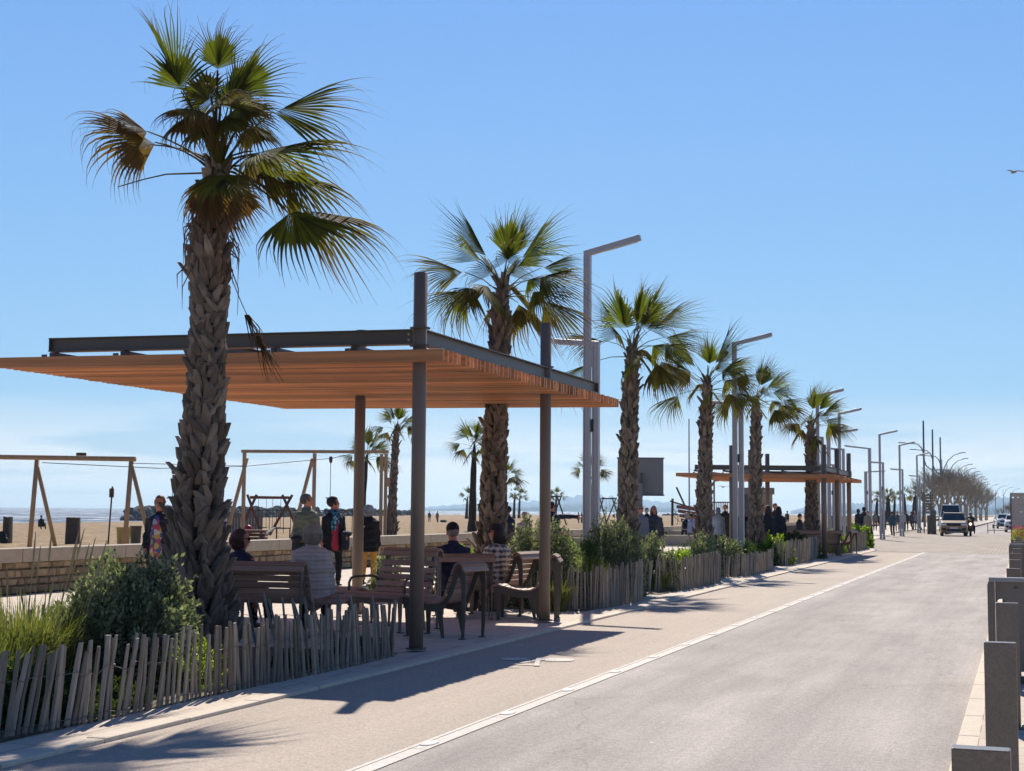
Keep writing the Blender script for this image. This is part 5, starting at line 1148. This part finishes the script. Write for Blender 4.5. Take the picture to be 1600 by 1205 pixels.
    if detail:
        for sg in (1, -1):
            b = MB(); b.ell(hv(sg * .029, .084, .012), (.013 * s, .008 * s, .008 * s), 8, 6); b.build('eye', M('eye', '#2b211c', .3, .05, 9), body, smooth=True)
            b = MB(); b.tube([hv(sg * .014, .094, .034), hv(sg * .030, .093, .039), hv(sg * .046, .083, .034)], [.003 * s, .0045 * s, .002 * s], 5); b.build('eyebrow', M('brow', '#3a2b22', .9, .1, 9), body)
        b = MB(); b.ell(hv(0, .0935, -.064), (.023 * s, .004 * s, .007 * s), 8, 6); b.build('lips', M('lips', '#8c4a44', .5, .05, 9), body, smooth=True)
    # trousers
    g = .014; b = MB()
    b.loft([ring(P(t), (rx * bulk + g) * s, (ry * bulk + g) * s) for t, rx, ry in ((-.09, .11, .085), (-.05, .150, .112), (.04, .155, .118), (.10, .145, .11))])
    for i in (0, 1):
        sh, el, wr, hp, kn, an, fd = J[i]; limb(b, hp, kn, (.085 + g * .5) * s, (.060 + g * .4) * s, 12); e = kn.lerp(an, .96); b.tube([kn + (kn - an).normalized() * .03, kn, kn.lerp(an, .5), e], [.055 * s, (.062 + g * .4) * s, (.058 + g * .3) * s, (.045 + g * .3) * s], 12)
    remeshed(b, vx, 'trousers', cloth(pants), root, 5, wrinkle=.012 if detail else 0)
    for i in (0, 1):
        an = J[i][5]; b = MB(); b.tube([an + V((0, -.055, -.045)) * s, an + V((0, -.02, -.035)) * s, an + V((0, .06, -.05)) * s, an + V((0, .15, -.062)) * s, an + V((0, .185, -.066)) * s], [.028 * s, .045 * s, .043 * s, .036 * s, .014 * s], 10, flat=.9); b.tube([an + V((0, -.01, -.04)) * s, an + V((0, -.01, .03)) * s], [.045 * s, .046 * s], 10); remeshed(b, .012, 'shoe', cloth(shoes, .5), root, 3)
    # upper garment
    g = .030 if not puff else .055; b = MB()
    secs = torso_secs(g, hem); b.loft([ring(P(t), rx * s, ry * s) for t, rx, ry in secs])
    if sit is not None and hem < -.1:
        pass
    for i in (0, 1):
        sh, el, wr, hp, kn, an, fd = J[i]; k = 1.25 if puff else 1; limb(b, sh, el, (.062 * k) * s, (.054 * k) * s, 12); e = el.lerp(wr, .93); b.tube([el - (wr - el).normalized() * .03, el, el.lerp(wr, .5), e], [.04 * s, .054 * k * s, .050 * k * s, .042 * k * s], 12)
    b.tube([P(.43), P(.50), P(.53)], [.085 * s, .074 * s, .070 * s], 12)
    if sit is not None and hem < -.14:
        for i in (0, 1): hp, kn = J[i][3], J[i][4]; limb(b, hp, hp.lerp(kn, .55), .10 * s, .095 * s)
    jk = remeshed(b, vx, 'jacket', cloth(coat) if isinstance(coat, str) else coat, root, 5, wrinkle=(.022 if detail else .012))
    if inner:
        iw = 1.9 if not isinstance(inner, str) else 1.4
        b = MB(); fr = lambda t, o: P(t) + F * o * s
        b.loft([[P(t) + X * w_ * iw * s * math.sin(u) + F * (ry + .036) * s * math.cos(u) for u in [R(q) for q in (-75, -50, -25, 0, 25, 50, 75)]] + [P(t) + X * w_ * .8 * s * math.sin(u) + F * (ry - .03) * s * math.cos(u) for u in [R(q) for q in (60, 0, -60)]] for t, w_, ry in ((hem + .02, .075, .125 * bulk + g), (.10, .07, .118 * bulk + g), (.25, .065, .118 * bulk + g), (.38, .05, .112 * bulk + g), (.46, .03, .085 * bulk + g))])
        b.build('top', cloth(inner) if isinstance(inner, str) else inner, root, smooth=True)
    # hair, hats
    hm = M('hair ' + hair, hair, .6, .22, 30, sc3=(1, 1, .25), bmp=.3)
    def shell(c, r_, cuty=.045, cutz=.045, name='hair', m=hm, wave=.05):
        b = MB(); c = V(c); n, mm = 22, 14; rings = []
        for j in range(mm + 1):
            t = math.pi * min(max(j, .02), mm - .02) / mm; ring_ = []
            for k in range(n):
                u = 2 * math.pi * k / n; w_ = 1 + wave * math.sin(u * 5 + j) * math.sin(t); q = c + V((r_[0] * math.sin(t) * math.cos(u) * w_, r_[1] * math.sin(t) * math.sin(u) * w_, -r_[2] * math.cos(t)))
                if q.y > cuty and q.z < cutz: q.y = cuty - .03; q.x *= .9
                ring_.append(hv(*q))
            rings.append(ring_)
        b.loft(rings)
        if detail and name == 'hair':
            rh = random.Random(int(abs(loc[0]) * 100))
            for q_ in range(150):
                u = rh.uniform(0, 6.283); t0 = rh.uniform(.25, .55) * math.pi; t1 = rh.uniform(-.1, .28) * math.pi; pts = []
                for e_ in range(5):
                    tt = t0 + (max(.06, t1) - t0) * e_ / 4; f_ = 1.02 + .05 * rh.random() + (.05 if e_ == 4 else 0); q = c + V((r_[0] * math.sin(tt) * math.cos(u + .1 * e_) * f_, r_[1] * math.sin(tt) * math.sin(u + .1 * e_) * f_, -r_[2] * math.cos(tt) * (1.02 if style != 'curly' else .9)))
                    if q.y > cuty + .005 and q.z < cutz: break
                    pts.append(hv(*q))
                if len(pts) > 2: b.tube(pts, [.0045] * (len(pts) - 1) + [.0015], 4)
        return b.build(name, m, root, smooth=True)
    if style == 'short': shell((0, -.018, .028), (.083, .106, .105), .055, .055)
    elif style == 'curly': shell((0, -.02, .035), (.095, .115, .112), .055, .06, wave=.14)
    elif style == 'bob': shell((0, -.03, -.01), (.115, .12, .145), .045, .055, wave=.07)
    elif style == 'long': shell((0, -.035, -.06), (.10, .110, .195), .040, .05, wave=.05)
    elif style == 'bun': shell((0, -.018, .028), (.083, .106, .105), .055, .055); b = MB(); b.ell(hv(0, -.13, .03), (.04 * s, .04 * s, .04 * s)); b.build('hair_bun', hm, root, smooth=True)
    elif style == 'cap':
        shell((0, -.018, .01), (.077, .101, .078), .03, .2); mcap = cloth(hood or '#1d1a22'); shell((0, -.008, .045), (.088, .108, .092), .2, .01, 'cap', mcap, 0)
        b = MB(); b.ell(hv(0, .12, .048), (.065 * s, .065 * s, .008 * s), 12, 5, Q); b.build('cap_visor', mcap, root, smooth=True)
    elif style == 'sunhat':
        shell((0, -.018, -.01), (.082, .105, .11), .04, .2); mc = cloth(hood or '#b58a82'); b = MB(); b.tube([hv(0, 0, .035), hv(0, 0, .05), hv(0, 0, .058), hv(0, 0, .10), hv(0, 0, .125)], [.17 * s, .16 * s, .088 * s, .082 * s, .05 * s], 18); b.build('sun_hat', mc, root, smooth=True)
    elif style == 'hood':
        mc = cloth(hood or '#222222'); shell((0, -.02, .0), (.10, .118, .135), .05, .07, 'hood', mc, .02)
    elif style == 'helmet':
        mc = M('helmet grey', '#8a8a8c', .3, .04, 3); b = MB(); b.ell(hv(0, 0, .01), (.125 * s, .145 * s, .145 * s), 14, 10); b.build('helmet', mc, root, smooth=True); b = MB(); b.ell(hv(0, .07, .015), (.10 * s, .085 * s, .045 * s), 12, 8); b.build('visor', m_glass, root, smooth=True)
    if glasses:
        b = MB()
        for sg in (1, -1): b.ell(hv(sg * .034, .094, .012), (.028 * s, .010 * s, .021 * s), 10, 6); b.tube([hv(sg * .06, .088, .016), hv(sg * .077, .0, .014)], .004 * s, 4)
        b.tube([hv(-.01, .10, .016), hv(.01, .10, .016)], .004 * s, 4); b.build('sunglasses', M('sunglass lens', '#141216', .15, .05, 3), root)
    if scarf:
        b = MB(); b.tube([P(.50) + (X * math.cos(u) * .095 + F * math.sin(u) * .088) * s + UP * .012 * math.sin(u * 3) for u in [2 * math.pi * k / 12 for k in range(13)]], .038 * s, 8)
        b.tube([P(.50, .10), P(.40, .165) + X * .03, P(.27, .17) + X * .05, P(.14, .175) + X * .04], [.035 * s, .05 * s, .055 * s, .05 * s], 8, flat=.45); b.tube([P(.50, .10), P(.40, .165) - X * .03, P(.27, .17) - X * .03], [.035 * s, .045 * s, .045 * s], 8, flat=.45)
        remeshed(b, .012, 'scarf', scarf, root, 3)
    if extra: extra(root, P, X, F, J, hv, s)
    return root
def pattern(name, cols, scale=9, kind='voronoi'):
    m, nt, out = newmat(name); p = nd(nt, 'ShaderNodeBsdfPrincipled'); p.inputs['Roughness'].default_value = .9
    tc = nt.nodes.new('ShaderNodeTexCoord')
    if kind == 'plaid':
        fs_ = []
        for dr_ in ('X', 'Z', 'Y'):
            wv = nt.nodes.new('ShaderNodeTexWave'); wv.bands_direction = dr_; wv.inputs['Scale'].default_value = scale; wv.inputs['Distortion'].default_value = 3.2; wv.inputs['Detail'].default_value = 3; nt.links.new(tc.outputs['Object'], wv.inputs['Vector']); fs_.append(wv.outputs['Fac'])
        fac = maths(nt, 'ADD', maths(nt, 'MULTIPLY', maths(nt, 'ADD', fs_[0], fs_[2]), .24), maths(nt, 'MULTIPLY', fs_[1], .5))
    elif kind == 'voronoi':
        v = nt.nodes.new('ShaderNodeTexVoronoi'); v.inputs['Scale'].default_value = scale; nt.links.new(tc.outputs['Object'], v.inputs['Vector']); sp = nt.nodes.new('ShaderNodeSeparateColor'); nt.links.new(v.outputs['Color'], sp.inputs[0]); fac = sp.outputs[0]
    else:
        ck = nt.nodes.new('ShaderNodeTexChecker'); ck.inputs['Scale'].default_value = scale; nt.links.new(tc.outputs['Object'], ck.inputs['Vector']); fac = maths(nt, 'ADD', maths(nt, 'MULTIPLY', ck.outputs['Fac'], .6), maths(nt, 'MULTIPLY', noise(nt, 6, 3), .4))
    r = ramp(nt, fac, [(i / len(cols), srgb(c)) for i, c in enumerate(cols)]); r.node.color_ramp.interpolation = 'CONSTANT' if kind == 'voronoi' else 'LINEAR'
    nt.links.new(r, p.inputs['Base Color']); nt.links.new(p.outputs[0], out.inputs[0]); return m
m_teal = pattern('teal blue scarf pattern', ['#1c2c4c', '#2d7f92', '#1f4160', '#9db8c6', '#24566e'], 30)
m_multi = pattern('multicoloured patchwork', ['#3a5288', '#9c4658', '#93a3bd', '#3a5288', '#a98f4c', '#74406a', '#b5b0aa'], 13)
m_check = pattern('black and cream check', ['#2b2b2b', '#6a6864', '#cfc9bb'], 4.2, 'plaid')
m_quilt = None
m, nt, out = newmat('grey mauve quilted fabric'); p = nd(nt, 'ShaderNodeBsdfPrincipled'); p.inputs['Roughness'].default_value = .6
wv = nt.nodes.new('ShaderNodeTexWave'); wv.bands_direction = 'Z'; wv.inputs['Scale'].default_value = 6.5; wv.inputs['Distortion'].default_value = .6; wv.inputs['Detail Scale'].default_value = 2
tc = nt.nodes.new('ShaderNodeTexCoord'); nt.links.new(tc.outputs['Object'], wv.inputs['Vector']); c = ramp(nt, wv.outputs['Fac'], [(.0, srgb('#a3978f')), (.15, srgb('#b3a7a0')), (1, srgb('#b8aca5'))])
nt.links.new(c, p.inputs['Base Color']); nt.links.new(bump(nt, wv.outputs['Fac'], .22, .012), p.inputs['Normal']); nt.links.new(p.outputs[0], out.inputs[0]); m_quilt = m

Z = .025
def carry_jacket(col, side=0, t=0):
    def f(root, P, X, F, J, hv, s):
        wr = J[side][2]; el = J[side][1]; b = MB(); c = el.lerp(wr, .75); b.tube([c + V((0, .03, .05)), c + V((0, .02, -.04)), c + V((.0, .02, -.18)), c + V((0, .01, -.30))], [.05, .11, .12, .09], 12, flat=.65); b.ell(c + V((0, .05, .02)), (.12, .13, .06)); remeshed(b, .014, 'folded_jacket', cloth(col), root, 4)
    return f
def shoulder_bag(col, side=1):
    def f(root, P, X, F, J, hv, s):
        b = MB(); c = P(.0) + X * side * .22; b.box(c, (.07, .24, .26)); g_ = b.build('bag', cloth(col), root, bevel=.03); b = MB(); b.tube([c + V((0, .08, .12)), P(.30) + X * side * .12 + F * .17, P(.46) - X * side * .06 + F * .10, P(.47) - X * side * .12, P(.30) + X * side * .05 - F * .17, c + V((0, -.08, .12))], .012, 5); b.build('strap', cloth('#b9b2ab'), g_)
    return f
# under and around the near pergola
person('reddish-haired woman in open navy coat and multicoloured top left of the nearest palm', S(250, 23.0, Z), 172, 1.70, SKIN2, head=6, coat='#171c2b', inner=m_multi, hair='#6d3f2e', style='short', hem=-.28, pants='#14151b', arms=[(n3(.14, .1, -1), n3(-.12, .5, -.9)), (n3(.25, .0, -1), n3(.22, .15, -1))], bulk=1.08, extra=None)
person('dark-red-haired woman with sunglasses and navy jacket seated left on the dark bench', S(377, 17.3, Z), -28, 1.58, SKIN2, head=-52, nod=-8, sit=.42, coat='#1a1f3a', hair='#3c1f1c', style='bob', glasses=True, bulk=1.05)
person('woman with grey-blonde bob and quilted mauve-grey puffer coat seated with her back turned', S(489, 17.2, Z), 2, 1.72, SKIN, torso=(0, .06, 1), sit=.44, coat=m_quilt, hair='#8a8072', style='bob', hem=-.16, bulk=1.18, puff=True, head=-6)
person('grey-haired man in olive-grey sweater standing by the stone wall, looking right', S(479, 27.6, Z), 205, 1.80, SKIN2, head=75, nod=8, coat='#666a59', hair='#5d5854', style='short', hem=-.10, pants='#20222c', bulk=1.18, arms=[(n3(.1, .0, -1), n3(.05, .35, -1)), (n3(.2, -.05, -1), n3(.0, .7, -.7))], extra=carry_jacket('#1a1c2a', 0))
person('woman with teal patterned scarf and crimson top standing beside the man in the sweater', S(521, 28.4, Z), 205, 1.74, SKIN2, head=72, nod=4, coat='#12141f', inner='#a32746', scarf=m_teal, hair='#2c1d1a', style='curly', hem=-.26, pants='#12131b', legs=[(n3(.06, .10, -1), n3(.06, -.08, -1)), (n3(.10, .0, -1), n3(.0, -.10, -1))], arms=[(n3(.12, -.02, -1), n3(.1, .1, -1)), (n3(.15, .1, -1), n3(-.1, .9, -.35))], extra=carry_jacket('#1b1e30', 1))
person('grey-haired woman in black jacket and mustard trousers behind the rear left column', S(577, 29.0, Z), -14, 1.60, SKIN, coat='#0f1014', hair='#8d8f92', style='bob', hem=-.22, pants='#c08c34', bulk=1.15, head=-12, extra=shoulder_bag('#22222a', -1))
person('man in dark cap and navy jacket seated with his back turned', S(712, 19.9, Z), 10, 1.74, SKIN2, head=6, torso=(-.05, .06, 1), sit=.42, coat='#171c38', hair='#8c8580', style='cap', hood='#1e1720', bulk=1.22, pants='#1d1f27', arms=[(n3(.2, .05, -1), n3(.0, .5, -.8)), (n3(.45, .25, -1), n3(.25, .7, -.7))])
person('woman in black and cream checked coat seated beside the capped man, looking left', S(777, 20.8, Z), 62, 1.66, SKIN2, head=22, sit=.43, coat=m_check, hair='#1f1614', style='long', bulk=1.18, puff=True, glasses=True, inner='#15151c', extra=lambda root, P, X, F, J, hv, s: (lambda b: (b.ell(hv(0, .0, .07), (.09 * s, .115 * s, .07 * s), 14, 8), b.build('cap', cloth('#23202a'), root, smooth=True)))(MB()))
def arm_out(): return [(n3(1, .1, .02), n3(1, .15, -.06)), (n3(.3, .2, -1), n3(.1, .7, -.7))]
GWL = 'people along the wall beyond the second palm'
person('dark-clothed person half hidden by the right edge of the second palm trunk', S(794, 37, Z), 40, 1.62, SKIN, coat='#161a2c', hair='#1d1817', style='short', detail=False, bulk=1.1, group=GWL)
person('person in a pinkish sun hat and beige jacket sitting right of the second palm', S(820, 42, Z), 10, 1.62, SKIN, sit=.62, coat='#a48a82', hair='#7a6a60', style='sunhat', hood='#b88c86', detail=False, bulk=1.15, group=GWL)
person('man in dark jacket stretching his arm out behind the second roadside column', S(862, 36, Z), 12, 1.74, SKIN2, head=-60, coat='#1c1f33', hair='#221a18', style='short', arms=arm_out(), pants='#15161c', bulk=1.15, group=GWL, extra=lambda root, P, X, F, J, hv, s: (lambda b: (b.tube([P(-.02) + X * .2, P(-.08) + X * .32, P(-.25) + X * .36], [.08, .09, .05], 8), b.build('red_cloth', cloth('#c8434e'), root, smooth=True)))(MB()))
GM_ = 'people strolling on the promenade'
person('person in sunglasses and light grey jacket partly behind the third palm trunk', S(1001, 41, Z), 176, 1.68, SKIN2, coat='#6f7480', hair='#8b7c6c', style='short', glasses=True, pants='#55565e', group=GM_, detail=False)
person('auburn-haired woman in a dark grey coat walking towards the viewer, right of the third palm', S(1022, 41.5, Z), 178, 1.66, SKIN2, head=18, coat='#3c3f4c', hair='#6e3826', style='long', hem=-.22, pants='#2a1f26', bulk=1.22, group=GM_, arms=[(n3(.12, .1, -1), n3(-.5, .7, -.5)), (n3(.22, .05, -1), n3(.15, .1, -1))])
person('small figure in black between the two strollers by the third palm', S(1010.5, 60, Z), 170, 1.66, SKIN, coat='#16171d', hair='#1c1716', style='short', detail=False, group=GM_)
def backpack(col):
    def f(root, P, X, F, J, hv, s):
        b = MB(); b.ell(P(.22) - F * .20, (.17 * s, .12 * s, .26 * s), 12, 8); b.build('backpack', cloth(col), root, smooth=True)
    return f
person('seated person with grey hair and a big black backpack in front of the play ship', S(1073, 68, Z), -20, 1.72, SKIN, sit=.55, coat='#9a938c', hair='#9b938c', style='bob', detail=False, group=GM_, extra=backpack('#17161c'), bulk=1.15)
person('seated person in a pale blue striped shirt next to the big black backpack', S(1080, 67, Z), 40, 1.70, SKIN2, sit=.55, coat='#8d96b4', hair='#3a2b26', style='short', detail=False, group=GM_)
person('seated person in white half hidden by the fourth palm trunk', S(1087, 67, Z), 60, 1.62, SKIN2, sit=.55, coat='#b9bccb', hair='#2a2224', style='short', detail=False, group=GM_)
person('person in long pale blue-grey hooded jacket walking away right of the fourth palm', S(1122, 52, Z), -6, 1.66, SKIN, coat='#8fa3b4', hair='#23262e', style='hood', hood='#6d7f90', hem=-.22, pants='#14151d', bulk=1.2, detail=False, group=GM_)
person('person dressed in black just left of the first far-pergola column', S(1133, 56, Z), 160, 1.80, SKIN, coat='#191b24', hair='#17161a', style='short', detail=False, group=GM_)
person('person in black between the second lamp post and the fifth palm', S(1160, 52, Z), -10, 1.66, SKIN, coat='#14161f', hair='#8a8784', style='bob', hem=-.3, detail=False, group=GM_)
person('tall dark-coated person with long brown hair just right of the fifth palm trunk', S(1199, 46, Z), 30, 1.72, SKIN2, coat='#151722', hair='#35221e', style='long', hem=-.28, bulk=1.3, pants='#2d3b54', group=GM_, head=30)
person('fair-haired person seen in profile touching the right edge of the fifth palm trunk', S(1191, 50, Z), 150, 1.80, SKIN2, coat='#b3a79b', hair='#b39a82', style='short', detail=False, group=GM_)
person('long-dark-haired person in a navy coat under the far pergola, right of the tall dark-coated one', S(1217, 48, Z), -35, 1.70, SKIN, coat='#161a2a', hair='#1a1518', style='long', hem=-.22, bulk=1.15, pants='#34405c', group=GM_)
person('dark figure standing close behind the two long-haired people under the far pergola', S(1211, 56, Z), 180, 1.86, SKIN2, coat='#20232e', hair='#22191a', style='short', detail=False, group=GM_)
person('lone walker on the sand seen under the far pergola', S(1230, 150, .0), 10, 1.72, SKIN, coat='#2f3947', hair='#25232a', style='short', pants='#6d5a60', detail=False, group=GM_)
person('dark figure seated on the wall looking down, left of the smallest palm', S(1249, 66, Z), -75, 1.72, SKIN2, sit=.55, coat='#1a1c2b', hair='#241c1c', style='short', detail=False, group=GM_, nod=-25)
person('person in black bent over on the far pergola bench', S(1258, 50.3, Z), -70, 1.66, SKIN, sit=.42, torso=(0, .75, .65), coat='#101116', hair='#9a928c', style='bob', detail=False, group=GM_, bulk=1.2)
person('standing dark figure seen between the front far-pergola columns', S(1304, 66, Z), 170, 1.70, SKIN, coat='#14151c', hair='#1c1a1e', style='short', hem=-.25, detail=False, group=GM_)
person('figure in beige between the far pergola columns', S(1319, 82, Z), 180, 1.62, SKIN, coat='#a39a82', hair='#8b8478', style='short', detail=False, group=GM_)
block(1346, 84, 1.15, .7, .85, M('dark crate', '#2c2f38', .6, .1, 3), 'equipment_crate', 'dark crate on the plaza with dark figures on it, left of the stout lamp post', 'crate', z=.05)
person('left one of two dark figures sitting on the dark crate', S(1341, 84, Z), -40, 1.66, SKIN, sit=.88, coat='#20242f', hair='#1e1c20', style='hood', hood='#22252f', detail=False, group=GM_)
person('right, taller one of two dark figures sitting on the dark crate', S(1350, 84, Z), 30, 1.80, SKIN, sit=.92, coat='#191c28', hair='#1c1a1e', style='hood', hood='#1c1f2a', detail=False, group=GM_, bulk=1.3)
person('person carrying something pale beside the dark crate', S(1355.5, 82, Z), 160, 1.62, SKIN, coat='#7d7468', hair='#2a2426', style='short', detail=False, group=GM_)
walk = [(n3(.04, .35, -1), n3(.0, -.35, -1)), (n3(.04, -.25, -1), n3(0, -.9, -1))]
person('person in black walking just behind the slim lamp post on the pale plaza', S(1377, 98, Z), 175, 1.66, SKIN, coat='#1f2026', hair='#201c1e', style='short', legs=walk, detail=False, group=GM_, pants='#17171c')
person('person in a teal jacket and dark leggings walking across the pale plaza', S(1394, 92, Z), -4, 1.62, SKIN, coat='#2b4656', hair='#1e1f26', style='short', legs=walk, hem=-.15, detail=False, group=GM_, pants='#33222a', bulk=1.15)
for i, (px, d, c, hp_, lb) in enumerate([(1402, 118, '#4a4c58', '#8d857e', 'person in grey walking right of the teal jacket'), (1411, 116, '#b0a69b', '#33313a', 'person in a pale top next to the slim second plaza lamp'), (1416, 126, '#1c2236', '#1a1c24', 'dark-clothed person right of the slim second plaza lamp'), (1424, 130, '#3d3f4c', '#23242b', 'dark-clothed person left of the third plaza lamp'), (1429, 134, '#7a7480', '#2a2a31', 'person in a greyish top beside the third plaza lamp'), (1382, 128, '#2b2f3d', '#232329', 'distant dark figure between the first plaza lamp and the teal jacket'), (1367, 126, '#6a6660', '#2b2a2e', 'distant figure left of the first plaza lamp'), (1436, 124, '#23252f', '#1d1e25', 'dark-clothed person right of the third plaza lamp')]):
    person(lb, S(px, d, Z), [170, -5, 178, 10, 190, 0, 175, 30][i], 1.68 + .03 * (i % 3), SKIN2, coat=c, pants=hp_, hair='#2c2422', style=['short', 'long', 'short'][i % 3], legs=walk if i % 2 else None, detail=False, group=GM_)
person('rider in black with a grey helmet on the motorbike', (mbike.location.x, mbike.location.y + .75, 0), -19.5 + 183, 1.72, SKIN, sit=.74, coat='#191a20', style='helmet', detail=False, arms=[(n3(.25, .7, -.7), n3(.0, 1, -.15))] * 2, legs=[(n3(.28, .8, -.35), n3(0, -.15, -1))] * 2, bulk=1.15, pants='#1b1c22')
for i, (px, d, c) in enumerate([(671, 215, '#4a4450'), (683.5, 205, '#8a6a5c'), (904, 190, '#7a3f42'), (909, 190, '#5d4650')]):
    person(['left of two tiny beach walkers right of the nearest pergola column', 'right of two tiny beach walkers right of the nearest pergola column', 'left of two tiny beach walkers left of the tall lamp post', 'right of two tiny beach walkers left of the tall lamp post'][i], S(px, d, -.35), 20 * i, 1.72, SKIN, coat=c, pants='#4a4550', hair='#2e2624', legs=walk, detail=False, group='tiny walkers far out on the sand')
person('person in a white top bending forward on the sand, right of the nearest palm trunk', S(350, 74, .05), 60, 1.70, SKIN, torso=(0, .25, 1), coat='#c2c4cc', hair='#1a181c', style='long', pants='#3a4560', detail=False, group='people on the sand', extra=shoulder_bag('#1c1c28', -1))
person('dark figure sitting by the water between the legs of the left timber frame', S(65, 110, -.05), 0, 1.66, SKIN, sit=.10, coat='#1c1c24', hair='#1a181c', legs=[(n3(.2, .9, .35), n3(0, .4, -.9))] * 2, detail=False, group='people on the sand', bulk=1.2)
